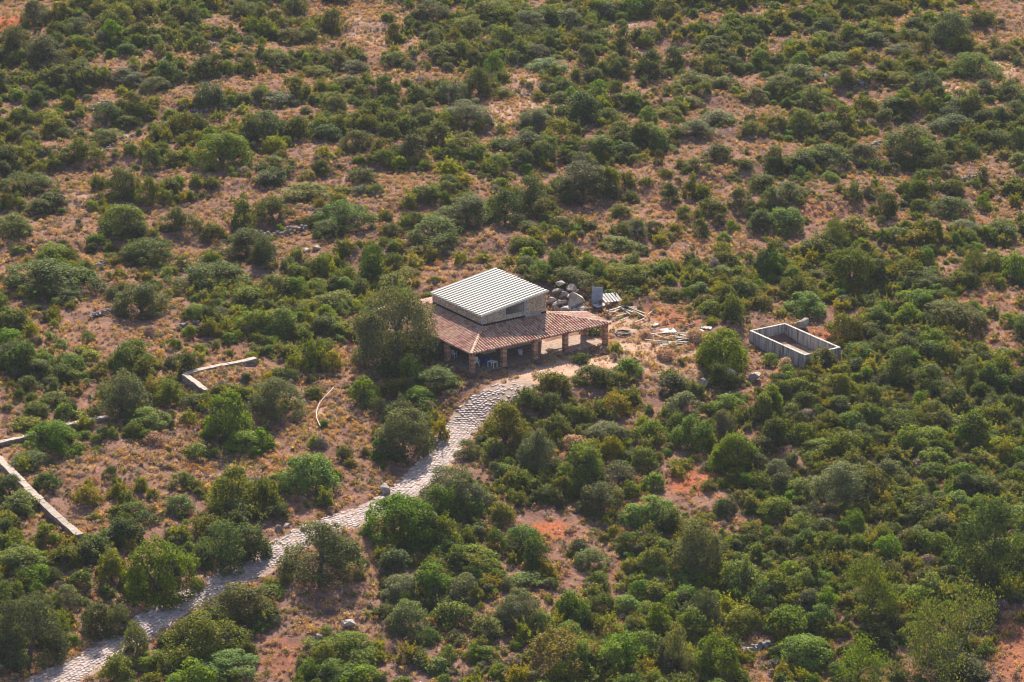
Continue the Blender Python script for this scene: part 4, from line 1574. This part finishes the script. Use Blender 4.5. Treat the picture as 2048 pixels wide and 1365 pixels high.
# ------------------------------------------------------------------ plants in view: x of the middle, y of the foot, width and height in the photograph, kind
PLANTS = """
70 50 52 48 O;95 145 85 70 D;30 95 60 40 M;155 85 60 50 D;112 75 40 32 M;240 55 60 50 M;290 45 60 45 M;283 83 35 40 D;390 58 38 48 D;345 45 40 30 M;490 47 60 45 D;253 118 42 32 D;395 107 40 34 M;
362 107 25 25 M;408 163 55 52 D;328 158 30 28 B;250 178 70 40 O;310 193 62 38 O;142 188 55 38 O;165 150 40 30 O;420 220 65 55 D;133 222 38 30 M;72 220 40 40 D;497 155 36 38 D;215 250 62 45 D;255 265 60 32 M;
337 275 50 34 Y;312 285 34 28 M;392 265 32 40 D;485 235 32 24 Y;210 295 68 34 M;262 310 30 24 M;45 250 52 36 M;108 280 60 40 M;28 335 60 42 M;165 330 75 48 M;308 345 42 50 D;445 345 110 80 B;500 275 50 45 M;
350 338 55 35 M;60 290 45 28 O;590 35 45 40 M;672 10 60 30 D;668 60 45 42 M;552 48 34 28 M;520 56 28 45 D;787 90 38 42 M;815 70 26 30 D;865 50 70 48 D;935 82 80 50 M;985 45 80 45 M;1000 96 50 40 M;990 152 42 48 B;
872 90 36 34 D;890 122 60 34 M;790 138 60 34 M;580 95 60 38 M;625 92 50 34 M;548 135 66 36 M;668 142 60 40 M;708 155 62 34 D;635 163 60 30 M;588 205 55 48 M;695 185 65 30 M;555 222 75 36 O;960 195 60 60 M;
905 212 70 52 O;845 215 60 40 M;1005 202 45 26 Y;935 260 95 60 O;838 248 45 45 O;783 252 36 36 O;668 230 60 45 M;535 285 70 65 D;598 285 60 50 M;655 290 60 42 D;715 312 75 50 M;725 262 60 40 M;775 285 45 40 M;
765 318 52 40 M;822 325 60 55 D;873 300 70 55 M;930 315 80 45 M;1002 310 60 35 M;548 312 50 40 Y;645 348 40 28 M;797 345 38 34 B;550 350 60 36 M;1060 70 80 45 D;1045 92 60 45 D;1130 65 70 45 D;1215 40 60 35 D;
1335 45 60 45 M;1322 70 22 30 Y;1248 118 36 65 D;1072 125 58 35 O;1095 155 85 36 B;1172 140 42 55 D;1178 180 45 40 D;1232 158 28 36 D;1290 98 36 28 M;1303 165 60 65 D;1346 138 42 48 D;1090 192 26 32 O;
1078 205 28 22 Y;1132 195 50 34 M;1072 265 68 50 O;1162 260 85 75 D;1215 250 50 34 M;1262 215 50 32 D;1425 115 70 40 M;1388 182 75 34 M;1445 188 65 34 M;1435 258 75 36 D;1510 212 60 34 M;1392 278 70 36 D;
1290 295 75 50 M;1240 285 60 40 M;1198 318 80 45 M;1250 328 60 45 D;1050 318 80 55 D;1085 325 50 45 M;1503 275 45 32 M;1432 330 60 40 D;1392 348 50 30 M;1318 335 20 40 O;1165 352 60 45 O;1370 225 60 30 M;
1340 245 60 30 M;1620 37 38 28 M;1648 75 50 38 D;1775 40 60 36 M;1830 62 40 28 D;1902 105 85 80 D;1880 95 50 45 O;1958 60 55 40 M;2013 127 55 36 M;1948 165 100 55 M;1912 160 40 25 M;1750 98 50 34 D;
1828 82 40 22 M;1672 142 75 36 M;1710 130 45 34 Y;1805 118 60 30 O;1600 172 75 42 D;1560 195 70 45 D;1853 190 60 48 D;1800 180 60 36 M;1738 165 45 26 M;1630 225 70 45 M;1683 262 50 50 M;1605 270 60 50 M;
1662 285 55 45 D;1728 233 55 42 M;1788 232 55 38 D;1822 230 40 34 M;1925 245 75 50 D;1905 275 80 45 D;2020 210 75 45 M;2030 250 60 50 D;1968 262 50 45 D;1995 300 60 40 M;2038 305 50 48 M;2012 322 35 22 Y;
2036 338 50 30 M;1830 340 110 85 D;1790 300 50 30 B;1725 325 65 36 M;1650 335 80 42 M;1550 345 40 36 D;1605 345 60 40 D;55 398 95 50 M;105 420 55 36 D;75 440 60 40 D;25 482 80 55 D;245 398 70 58 M;
305 415 65 55 M;245 482 95 75 B;425 380 32 26 M;392 375 26 24 M;360 470 75 50 M;305 478 26 20 Y;108 525 62 40 B;298 542 108 62 M;490 455 40 75 D;425 482 50 36 M;493 530 110 70 D;95 605 165 80 M;
130 615 80 35 M;25 668 65 52 M;285 645 110 80 D;422 598 140 72 M;492 625 90 50 M;442 650 55 36 O;158 460 18 22 O;185 492 30 22 M;220 508 24 22 M;198 382 36 34 M;535 378 62 36 D;612 408 90 38 M;615 365 40 24 Y;
542 445 70 50 M;678 420 40 34 M;730 372 55 34 M;720 395 40 25 O;752 395 34 28 B;820 420 38 30 M;868 403 42 30 M;897 388 50 40 D;770 446 30 28 M;935 465 110 75 D;1010 460 80 80 D;690 475 115 70 B;655 485 70 45 D;
782 478 45 32 M;812 462 30 28 M;872 500 120 62 M;682 515 36 36 D;530 535 55 60 D;577 545 34 36 O;643 560 45 50 M;745 565 55 80 D;692 580 55 45 M;790 548 45 40 M;632 595 60 36 B;555 605 90 55 M;667 590 40 40 D;
845 525 60 34 M;815 562 60 26 Y;788 575 50 24 Y;648 675 60 45 D;670 625 80 40 M;610 630 60 30 Y;707 685 45 36 M;795 752 165 208 O;550 660 80 34 Y;1060 430 75 80 D;1165 408 115 80 D;1215 395 45 60 M;1252 378 32 36 M;
1087 447 58 50 M;1260 408 36 28 M;1337 412 45 45 D;1378 400 30 50 D;1406 408 36 40 M;1422 437 62 40 M;1480 425 48 48 O;1237 440 45 30 M;1403 480 34 45 D;1122 470 55 34 M;1158 462 30 30 M;1270 478 50 40 O;
1310 470 40 30 O;1525 393 60 45 D;1520 472 60 50 D;1052 515 70 40 M;1235 510 75 34 M;1322 485 50 26 Y;1115 555 50 55 D;1055 545 45 32 O;1198 562 30 36 D;1260 580 80 50 M;1140 588 110 50 M;1285 515 26 26 D;
1442 540 55 36 M;1530 555 50 60 D;1447 570 60 36 M;1393 565 50 24 M;1400 600 50 34 B;1415 625 50 34 M;1462 650 50 60 M;1265 593 40 20 M;1340 605 55 30 M;1505 595 45 28 M;1445 758 108 98 B;1577 412 75 48 O;
1705 405 36 36 M;1678 388 20 22 M;1815 393 30 32 B;1772 442 52 60 D;1568 475 85 62 B;1700 490 90 50 M;1645 520 80 50 M;1545 550 36 70 D;1560 555 50 45 B;1700 585 110 90 M;1752 575 50 60 D;1835 592 110 52 M;
1895 590 55 36 M;1938 580 36 36 D;1607 640 95 55 B;1692 690 85 58 M;1688 620 45 28 O;1848 632 90 52 B;1905 670 125 65 M;1608 595 50 30 M;1568 590 24 36 O;1900 440 80 45 M;2000 480 70 36 M;1925 478 70 36 O;
1840 430 45 32 M;2030 398 60 40 M;2028 565 60 60 B;1740 680 50 34 O;1845 690 40 26 Y;2040 680 36 36 D;1790 490 60 34 M;30 740 80 60 O;72 765 70 48 D;125 770 70 40 M;265 755 85 75 B;378 758 48 55 D;245 838 105 95 O;
297 865 85 48 B;308 800 50 40 Y;110 815 60 30 M;70 840 60 34 M;105 920 125 75 B;60 865 70 28 M;60 945 85 40 M;95 985 60 40 M;20 1000 55 55 D;40 1030 80 45 M;455 890 105 110 B;388 825 60 36 M;490 915 90 55 B;
548 848 120 85 O;398 920 50 34 M;365 980 55 34 M;283 985 30 30 Y;465 1040 110 100 M;475 1060 60 60 D;175 1015 60 45 Y;310 892 50 28 T;262 1040 60 34 M;360 1030 60 40 M;145 795 36 24 Y;620 745 45 70 M;
587 748 34 38 Y;660 745 50 45 Y;556 766 36 32 M;578 715 45 24 Y;728 818 68 62 B;790 800 50 38 M;835 825 75 48 B;870 790 95 55 D;820 765 55 55 B;760 838 50 42 O;808 925 115 112 O;758 925 40 50 B;627 800 40 28 M;
648 858 24 20 B;615 990 110 85 B;935 922 50 42 O;1010 900 110 90 M;905 1035 130 105 O;800 1100 145 110 B;985 930 60 50 M;880 885 34 45 Y;630 898 30 26 Y;525 905 50 50 B;530 1020 60 70 M;650 1015 40 34 M;
1000 1050 55 45 M;1103 830 50 45 M;1055 820 60 45 M;1100 785 70 40 M;1190 778 85 45 M;1255 760 65 42 B;1345 795 65 48 D;1232 835 68 50 Y;1392 800 36 36 M;1365 835 75 50 O;1112 880 60 50 M;1150 850 50 36 M;
1212 890 80 45 O;1145 905 50 36 T;1165 985 92 100 B;1222 925 50 55 Y;1075 950 85 90 O;1290 945 58 50 M;1235 985 80 62 O;1300 890 65 50 M;1390 905 90 75 B;1445 880 55 60 O;1470 950 95 85 B;1455 840 75 50 B;
1525 850 60 60 M;1305 985 50 42 B;1205 1040 92 75 O;1305 1065 110 70 B;1125 1005 55 50 M;1042 1015 40 34 M;1045 985 60 45 M;1515 950 50 50 O;1810 745 60 50 B;1855 730 45 50 D;1858 775 60 50 D;1918 825 60 50 M;
2008 770 45 60 M;1980 790 50 60 D;1865 860 60 62 M;1992 862 65 48 M;1800 885 90 65 M;1700 870 60 50 B;1680 800 60 50 M;1612 790 60 50 M;1680 825 40 36 D;1605 830 60 45 M;1608 895 60 50 M;1640 928 85 48 B;
1720 905 40 40 D;1860 905 85 50 B;1757 898 50 40 B;1810 912 30 34 M;1685 1030 135 100 O;1780 975 75 55 O;2012 930 50 50 Y;1935 870 70 36 M;1545 835 40 45 B;1555 970 60 50 O;1605 1010 45 30 B;1865 960 60 34 M;
1960 1000 90 50 M;1800 1010 60 36 Y;2035 935 45 45 B;2030 990 60 50 M;1715 735 70 50 D;1645 745 70 45 M;60 1340 140 160 O;195 1280 65 80 D;240 1270 60 65 O;272 1325 60 85 O;235 1365 60 60 M;320 1215 140 140 B;
225 1170 70 70 M;245 1100 80 70 D;190 1120 75 55 D;130 1145 75 50 M;445 1152 100 118 D;500 1125 80 80 D;45 1165 110 70 B;400 1335 160 100 M;480 1262 140 92 M;450 1370 140 60 B;135 1220 60 50 O;15 1060 50 40 M;
5 1095 30 30 D;395 1175 36 26 T;640 1172 145 125 D;790 1155 70 60 D;880 1120 90 50 B;945 1155 110 60 B;810 1205 90 55 O;925 1210 80 60 O;820 1270 90 70 O;900 1265 85 60 M;690 1340 140 70 M;675 1380 110 60 B;
815 1330 45 42 Y;980 1285 75 50 M;875 1350 55 34 B;970 1330 60 36 B;740 1315 45 30 B;955 1085 40 34 O;1045 1110 85 60 B;1065 1180 85 34 B;1040 1265 100 80 O;1180 1145 75 50 O;1255 1110 60 45 M;1395 1170 110 140 O;
1480 1205 85 90 M;1308 1200 45 36 D;1250 1230 60 40 B;1405 1270 75 95 O;1430 1370 105 105 B;1355 1370 60 120 O;1120 1365 150 100 Y;1225 1365 80 80 B;1290 1330 75 70 M;1485 1270 80 60 Y;1195 1185 60 40 M;
1643 1085 60 50 D;1715 1110 55 40 B;1832 1095 55 45 O;1990 1180 140 180 D;1860 1210 80 62 M;1640 1270 70 60 B;1745 1310 85 65 D;1605 1345 110 75 B;1920 1372 110 60 D;1560 1268 50 45 Y;1620 1230 60 50 O;
1165 730 34 26 M;1232 712 30 26 Y;1180 675 40 36 D;1105 722 40 24 T;1330 722 40 26 T;1390 690 40 34 T;1540 735 36 30 B;1570 742 34 28 T;1625 748 40 30 M;1290 680 34 22 T;1230 600 22 18 M
"""
GNARLED = [(1722, 1250, 130, 115, 0, "gnarled tree with dark bare limbs forking above yellow-green bushes"), (1915, 1362, 200, 190, 1, "large open-crowned tree with arching bare limbs by the dry patch"),
           (1705, 1385, 130, 90, 2, "open sparse tree cut by the bottom edge of the picture"), (1955, 560, 60, 55, 2, "sparse tree with pale leaning limb above the bright scrub"), (1660, 500, 60, 50, 0, "sparse tree with dark crooked limbs on the red slope")]
DEADT = [(350, 448, 60, "bare dead tree among bushes over the dark round thicket"), (448, 432, 45, "pale bare sapling in the dry clearing"), (1037, 138, 44, "bare dead trunk beside the far grey-green shrub"), (1150, 72, 45, "thin dead tree before the dark far thicket"),
         (841, 152, 46, "thin straight dead trunk in the far dry opening"), (957, 165, 55, "dead tree rising from bushes beside the bright round bush"), (740, 62, 28, "small bare tree in the far sandy clearing"), (832, 178, 40, "dead branches above the far thicket"),
         (986, 282, 40, "small bare tree at the edge of the pinkish clearing"), (611, 228, 36, "slender bare tree in front of a grey-green shrub"), (818, 392, 34, "bare twiggy tree over the slope's tan grass"), (710, 432, 46, "dead tree standing in the bright green thicket"),
         (1275, 474, 50, "dead tree among grey shrubs below the tan slope"), (1762, 410, 55, "tall bare tree above the dark conical bush"), (1948, 545, 45, "pale leaning dead tree in the bright scrub"), (113, 486, 32, "dark bare tree above a bright bush"),
         (1478, 500, 50, "thin dead tree in the green belt over the tank"), (1250, 130, 30, "bare tangle beside the conical far tree"), (1840, 555, 34, "bleached branches in the scrub over the tank"), (1700, 1125, 36, "bare grey branches in the lower scrub")]

WORDS1 = "zero one two three four five six seven eight nine ten eleven twelve thirteen fourteen fifteen sixteen seventeen eighteen nineteen".split()
TENS = "_ _ twenty thirty forty fifty sixty seventy eighty ninety".split()


def words_of(n):
    n = int(max(0, min(99, n)))
    return WORDS1[n] if n < 20 else TENS[n // 10] + ("" if n % 10 == 0 else "-" + WORDS1[n % 10])


def where(x, y):
    dt_ = min(math.hypot(x - a, y - b) for a, b in TRACK_PX)
    if dt_ < 75:
        return "by the paved track"
    if 700 < x < 1250 and 540 < y < 840:
        return "near the house"
    if 1400 < x < 1760 and 590 < y < 790:
        return "near the concrete tank"
    if x < 230 and 820 < y < 1110 or (330 < x < 540 and 690 < y < 830):
        return "by the field walls"
    if y < 200:
        return "on the far hillside"
    if y < 400:
        return "on the upper hillside"
    if y < 600:
        return "on the higher slope"
    if y < 1000:
        return "on the middle slope"
    return "on the lower slope"


KINDN = {'M': ("green_bush", "mid-green bush", "bush"), 'B': ("green_bush", "bright green bush", "bush"), 'D': ("evergreen_tree", "dark green tree", "tree"),
         'O': ("olive_tree", "grey-green wild olive", "olive tree"), 'Y': ("yellow_shrub", "yellow-green shrub", "shrub"), 'T': ("dry_bush", "dry tan bush", "dry bush")}
GROUPN = {'M': "green bushes on the hillside", 'B': "green bushes on the hillside", 'D': "dark evergreens on the hillside", 'O': "wild olives on the hillside", 'Y': "yellow-green shrubs on the hillside", 'T': "dry bushes on the hillside"}
rpl = random.Random(77)
used_labels = set()
plant_xy = []
PL = [tuple(e.split()) for e in PLANTS.replace("\n", "").split(";") if e.strip()]
for (x, y, w, h, k) in PL:
    x, y, w, h = float(x), float(y), float(w), float(h)
    cyp = y - 0.19 * w                      # middle of the foot print
    p = at(x, cyp)
    s = ppm(p)
    W, H = w / s, max(0.6, (h - 0.17 * w) / (0.95 * s))
    si = min(range(4), key=lambda i: abs(math.log(W / SIZES[i])))
    if (k, si) not in PROTO:
        si = max(i for i in range(4) if (k, i) in PROTO)
    crown, wood, pw_, ph_ = rpl.choice(PROTO[(k, si)])
    nm, lw, cat = KINDN[k]
    root = empty(nm, (p[0], p[1], p[2] - 0.03), rpl.uniform(0, 6.28))
    sw_ = W / pw_ * 1.14
    root.scale = (sw_ * rpl.uniform(.93, 1.07), sw_ * rpl.uniform(.93, 1.07), H / ph_)
    size = "tall" if h > 1.02 * w else ("large" if W > 5.2 else ("broad" if w > 2.0 * h else ("small" if W < 2.4 else ("round" if h > 0.78 * w else "spreading"))))
    lab = f"{size} {lw} {where(x, y)}, {words_of(x / 20.48)} percent across, {words_of(y / 13.65)} percent down"
    if lab in used_labels:
        lab = lab.replace(size, "low" if size != "low" else "leafy", 1)
    used_labels.add(lab)
    tag(root, lab, cat, GROUPN[k])
    tree = k in 'DO'
    link("crown" if tree else "foliage", crown, root)
    link("trunk" if tree else "stem", wood, root)
    plant_xy.append((p[0], p[1], W / 2))
for (x, y, w, h, gi, lab) in GNARLED:
    p = at(x, y - 8)
    s = ppm(p)
    crown, wood, pw_, ph_ = GN[gi]
    root = empty("gnarled_tree", tuple(p), rpl.uniform(0, 6.28))
    root.scale = (w / s / pw_, w / s / pw_, h / s / 0.95 / ph_)
    tag(root, lab, "tree", "gnarled open trees")
    link("crown", crown, root)
    link("trunk", wood, root)
    plant_xy.append((p[0], p[1], 0.8))
for i, (x, y, h, lab) in enumerate(DEADT):
    p = at(x, y)
    s = h / ppm(p) / 3.0
    o = link("dead_tree", DEAD[i % 4])
    o.location = p
    o.scale = (s, s, s)
    o.rotation_euler = (rpl.uniform(-.12, .12), rpl.uniform(-.12, .12), rpl.uniform(0, 6.28))
    tag(o, lab, "dead tree", "dead trees")
plant_xy = np.array(plant_xy)

# ------------------------------------------------------------------ scrub and dry growth that nobody could count
COVER = """38789988863179999999888999998664
78888777877268999984688889978856
99847776477656784687857888588645
88757476778888634688886578667788
88645688867888857888745568868688
87456766445548889986373787567767
63473436545437888845265764365567
34375337546657346754445584688888
48857477567876568887788888888888
67347368888882000345567867788844
75224588887588000001126200687865
88887632574386600134348336888887
43465478833676304677566788888888
48847477322387168676667788888888
37632223265364158787566768888888
52553437753316887876337888888888
63277788512788845257866888888888
88764887168788876556878888888888
88458713723488877667788888888887
88862688612377767778888678888764
74115886278776677888888377746873
51136876278776677888888377735873"""
CV = np.array([[int(c) for c in r] for r in COVER.split("\n")], float)


def cover(px, py):
    fx = np.clip(px / 64 - 0.5, 0, 30.999)
    fy = np.clip(py / 64 - 0.5, 0, 20.999)
    x0, y0 = fx.astype(int), fy.astype(int)
    a, b = fx - x0, fy - y0
    return CV[y0, x0] * (1 - a) * (1 - b) + CV[y0, x0 + 1] * a * (1 - b) + CV[y0 + 1, x0] * (1 - a) * b + CV[y0 + 1, x0 + 1] * a * b


def sample(n, rng):
    x = rng.uniform(-115, 115, n)
    y = rng.uniform(-125, 215, n)
    z = hgt(x, y)
    P = np.stack([x, y, z], 1)
    px, py = proj(P)
    k = (px > -330) & (px < 2380) & (py > -220) & (py < 1560)
    return P[k], px[k], py[k]


def track_dist(P):
    d = np.full(len(P), 1e9)
    for i in range(0, len(tl), 3):
        d = np.minimum(d, np.hypot(P[:, 0] - tl[i, 0], P[:, 1] - tl[i, 1]))
    return d


def house_uv(P):
    d = P[:, :2] - H0
    return d @ HU, d @ HV


def tank_clear(P):
    c, s = math.cos(ta), math.sin(ta)
    dx, dy = P[:, 0] - ctr[0], P[:, 1] - ctr[1]
    lx, ly = dx * c + dy * s, -dx * s + dy * c
    return (np.abs(lx) > hx + 0.5) | (np.abs(ly) > hy + 0.5)


WALLS = [[(-60, 905), (216, 839)], [(-40, 885), (0, 930), (160, 1082)], [(369, 764), (512, 731)], [(369, 764), (414, 797)]]


def wall_clear(P, m):
    ok = np.ones(len(P), bool)
    for w in WALLS:
        L = [at(*q)[:2] for q in w]
        for a, b in zip(L[:-1], L[1:]):
            d = b - a
            t = np.clip(((P[:, :2] - a) @ d) / (d @ d), 0, 1)
            ok &= np.hypot(*(P[:, :2] - a - t[:, None] * d).T) > m
    return ok


def in_plants(P, f):
    ins = np.zeros(len(P), bool)
    for (x, y, r) in plant_xy:
        ins |= np.hypot(P[:, 0] - x, P[:, 1] - y) < r * f
    return ins


def scatter(name, P, rz, scl, idx, protos, label, cat, tilt=0.0):
    coll = bpy.data.collections.new(name + "_kinds")
    for i, me in enumerate(protos):
        o = bpy.data.objects.new(f"{name}_kind_{i:02d}", me)
        coll.objects.link(o)
    me = bpy.data.meshes.new(name)
    me.vertices.add(len(P))
    me.vertices.foreach_set("co", P.astype(np.float32).ravel())
    a = me.attributes.new("turn", 'FLOAT_VECTOR', 'POINT')
    rr = np.zeros((len(P), 3), np.float32)
    rr[:, 2] = rz
    rr[:, :2] = RNG.normal(size=(len(P), 2)) * tilt
    a.data.foreach_set("vector", rr.ravel())
    a = me.attributes.new("size", 'FLOAT_VECTOR', 'POINT')
    a.data.foreach_set("vector", scl.astype(np.float32).ravel())
    a = me.attributes.new("pick", 'INT', 'POINT')
    a.data.foreach_set("value", idx.astype(np.int32))
    o = link(name, me)
    g = bpy.data.node_groups.new(name, 'GeometryNodeTree')
    g.interface.new_socket("Geometry", in_out='INPUT', socket_type='NodeSocketGeometry')
    g.interface.new_socket("Geometry", in_out='OUTPUT', socket_type='NodeSocketGeometry')
    gi, go = g.nodes.new("NodeGroupInput"), g.nodes.new("NodeGroupOutput")
    ip = g.nodes.new("GeometryNodeInstanceOnPoints")
    ci = g.nodes.new("GeometryNodeCollectionInfo")
    ci.inputs["Collection"].default_value = coll
    ci.inputs["Separate Children"].default_value = True
    ci.inputs["Reset Children"].default_value = True
    ip.inputs["Pick Instance"].default_value = True

    def named(n, dt):
        q = g.nodes.new("GeometryNodeInputNamedAttribute")
        q.data_type = dt
        q.inputs["Name"].default_value = n
        return next(s for s in q.outputs if s.enabled and s.name == "Attribute")
    e2r = g.nodes.new("FunctionNodeEulerToRotation")
    g.links.new(named("turn", 'FLOAT_VECTOR'), e2r.inputs[0])
    g.links.new(gi.outputs[0], ip.inputs["Points"])
    g.links.new(ci.outputs[0], ip.inputs["Instance"])
    g.links.new(named("pick", 'INT'), ip.inputs["Instance Index"])
    g.links.new(e2r.outputs[0], ip.inputs["Rotation"])
    g.links.new(named("size", 'FLOAT_VECTOR'), ip.inputs["Scale"])
    g.links.new(ip.outputs[0], go.inputs[0])
    md = o.modifiers.new("scatter", 'NODES')
    md.node_group = g
    tag(o, label, cat, kind="stuff")
    return o


def tuft_mesh(kind, seed, W=1.0, H=0.52, n=190):
    """a cushion of dry stalks and seed heads"""
    r = np.random.default_rng(seed)
    P, Nn = crown_points(W, H, 9, 0.20, n, 0.0, r, 1.4, 0.1, 1.0, 0.3)
    v, f = leaf_quads(P, Nn, 0.12, 0.6, r)
    return mesh_np("tuft", v, f, LEAF[kind])


def grass_mesh(kind, seed, n=34):
    """a bunch of upright dry blades"""
    r = np.random.default_rng(seed)
    a = r.uniform(0, 6.28, n)
    b = np.stack([np.cos(a) * 0.10 * r.random(n), np.sin(a) * 0.10 * r.random(n), np.zeros(n)], 1)
    ln = r.uniform(0.25, 0.6, n)
    out_ = r.uniform(0.15, 0.8, n)
    tip = b + np.stack([np.cos(a) * out_ * ln, np.sin(a) * out_ * ln, ln * 0.85], 1)
    sd = np.stack([-np.sin(a), np.cos(a), np.zeros(n)], 1) * 0.022
    mid = (b + tip) / 2 + np.array([0, 0, 0.05])
    v = np.stack([b, mid + sd, tip, mid - sd], 1).reshape(-1, 3)
    return mesh_np("grass", v, np.arange(n * 4, dtype=np.int32).reshape(n, 4), LEAF[kind])


# low green scrub between the plants
rg = np.random.default_rng(99)
P, px, py = sample(150000, rg)
cv = cover(px, py)
patch = 0.5 + 0.5 * np.sin(P[:, 0] * 0.21 + 2 * np.sin(P[:, 1] * 0.11)) * np.sin(P[:, 1] * 0.17 + 1.5 * np.sin(P[:, 0] * 0.13))
rate = (np.clip(cv - 2.0, 0, 9) / 6.0) ** 2.2 * 0.47 * (0.45 + 1.0 * patch)
tph = terrace_phase(P[:, 0], P[:, 1])
band = np.maximum(sst(0.55, 0.85, tph), 1 - sst(0.05, 0.22, tph))
upper = sst(12, 30, P[:, 1])
rate = rate * (1 - upper + upper * (0.16 + 0.95 * band))
rate = np.where((cv > 7.4) & (upper < 0.5), rate + 0.25, rate)
rate = np.minimum(rate, 0.85)
keep = rg.random(len(P)) < rate
u_, v_ = house_uv(P)
keep &= (track_dist(P) > TW + 1.1) & tank_clear(P) & wall_clear(P, 0.9)
keep &= ~((u_ > -1.2) & (u_ < 19.5) & (v_ > -3.0) & (v_ < 19.5))
keep &= ~in_plants(P, 0.55)
P, px, py, cv = P[keep], px[keep], py[keep], cv[keep]
n = len(P)
FK, wts = [], []
SPEC = (('M', 0, 0.34), ('B', 0, 0.15), ('Y', 0, 0.20), ('O', 0, 0.13), ('D', 0, 0.07), ('M', 1, 0.09), ('B', 1, 0.03), ('D', 1, 0.03))
for k, si, wgt in SPEC:
    for (c, _, _, _) in PROTO[(k, si)]:
        FK.append(c)
        wts.append(wgt / len(PROTO[(k, si)]))
GREY = [plant_proto('G', 1.6, 1.0, 2500 + i)[0] for i in range(2)]
for gme_ in GREY:
    FK.append(gme_)
    wts.append(0.05)
wts = np.array(wts) / sum(wts)
kindn = [k for k, si, _ in SPEC for _ in PROTO[(k, si)]] + ['G', 'G']
kb = np.array([k in 'YB' for k in kindn])
bright = np.exp(-((py - 610) / 110) ** 2) * 1.6 + 0.8 * sst(950, 1200, py) * sst(700, 1200, px)
idx = rg.choice(len(FK), n, p=wts)
wb = np.where(kb, wts, 0) / wts[kb].sum()
alt = rg.choice(len(FK), n, p=wb)
idx = np.where(rg.random(n) < np.minimum(bright * 0.42, 0.65), alt, idx)
sc = (0.36 + 0.85 * rg.random(n) ** 1.6) * (0.7 + 0.38 * cv / 9)
scl = np.stack([sc * rg.uniform(.75, 1.4, n), sc * rg.uniform(.75, 1.4, n), sc * rg.uniform(.6, 1.2, n)], 1)
P[:, 2] -= 0.05
scatter("low_scrub", P, rg.uniform(0, 6.28, n), scl, idx, FK, "low mixed green scrub filling the ground between the bushes", "scrub", 0.16)
print("scrub", n)

# dry cushions and grass on the open ground
P, px, py = sample(700000, rg)
cv = cover(px, py)
patch = 0.5 + 0.5 * np.sin(P[:, 0] * 0.33 + 2 * np.sin(P[:, 1] * 0.19)) * np.sin(P[:, 1] * 0.27 + 1.5 * np.sin(P[:, 0] * 0.23))
keep = rg.random(len(P)) < (0.50 - 0.035 * cv) * (0.45 + 0.9 * patch)
u_, v_ = house_uv(P)
td = track_dist(P)
keep &= (td > TW - 0.15) & tank_clear(P) & wall_clear(P, 0.45)
keep &= ~((u_ > 0.2) & (u_ < 18) & (v_ > 0.0) & (v_ < 19))
yard = np.exp(-(((px - 1120) / 120) ** 2 + ((py - 742) / 20) ** 2)) + 0.7 * np.exp(-(((px - 1260) / 70) ** 2 + ((py - 660) / 40) ** 2))
keep &= rg.random(len(P)) > yard
redz = np.zeros(len(P))
for (rx_, ry_, ra, rb, s_) in RED:
    redz = np.maximum(redz, s_ * np.exp(-(((px - rx_) / ra) ** 2 + ((py - ry_) / rb) ** 2)))
keep &= rg.random(len(P)) > redz * 0.75
keep &= ~in_plants(P, 0.7)
P, px, py = P[keep], px[keep], py[keep]
n = len(P)
GT = [tuft_mesh('M', 95, 0.9, 0.45), tuft_mesh('Y', 96, 0.9, 0.45)]
TK = [tuft_mesh('T', 60 + i) for i in range(4)] + [tuft_mesh('R', 70 + i) for i in range(4)] + [tuft_mesh('G', 80 + i, 0.9, 0.5) for i in range(2)] + [grass_mesh('T', 90 + i) for i in range(3)] + GT
gold = 0.5 + 0.5 * np.sin(P[:, 0] * 0.12 + 1.7 * np.sin(P[:, 1] * 0.07 + 1))
near = sst(350, 900, py)
pr = np.stack([np.full(n, .34) + .2 * (1 - near), .12 + .34 * gold * near, np.full(n, .16), np.full(n, .34), .03 + 0.03 * cover(px, py)], 1)
pr /= pr.sum(1, keepdims=True)
cum_ = pr.cumsum(1)
cls = np.minimum((rg.random(n)[:, None] > cum_).sum(1), 4)
base_i = np.array([0, 4, 8, 10, 13])[cls]
idx = base_i + (rg.random(n) * np.array([4, 4, 2, 3, 2])[cls]).astype(int)
sc = 0.35 + 0.85 * rg.random(n) ** 1.5
scl = np.stack([sc, sc, sc * rg.uniform(.7, 1.2, n)], 1)
P[:, 2] -= 0.02
scatter("dry_scrub", P, rg.uniform(0, 6.28, n), scl, idx, TK, "tan dry cushions and straw-coloured grass over the open slopes", "dry grass", 0.1)
print("dry", n)

# ------------------------------------------------------------------ the dusty summer air
zlo, zhi = float(gv[:, 2].min()) - 1.5, max(float(gv[:, 2].max()), float(CAM[2])) + 6.0
mb = MB()
mb.box((float(gv[:, 0].min()) - 5, float(gv[:, 1].min()) - 5, zlo), (float(gv[:, 0].max()) + 5, float(gv[:, 1].max()) + 5, zhi))
hm = bpy.data.materials.new("summer_haze")
hm.use_nodes = True
ht = hm.node_tree
ht.nodes.clear()
ho = ht.nodes.new("ShaderNodeOutputMaterial")
hv = ht.nodes.new("ShaderNodeVolumePrincipled")
hv.inputs["Color"].default_value = (0.80, 0.80, 1.0, 1)
hv.inputs["Density"].default_value = 0.00006
hv.inputs["Anisotropy"].default_value = 0.0
ht.links.new(hv.outputs[0], ho.inputs["Volume"])
haze = mb.build("haze", hm)
tag(haze, "thin bluish summer haze over the whole hillside", "haze", kind="stuff")
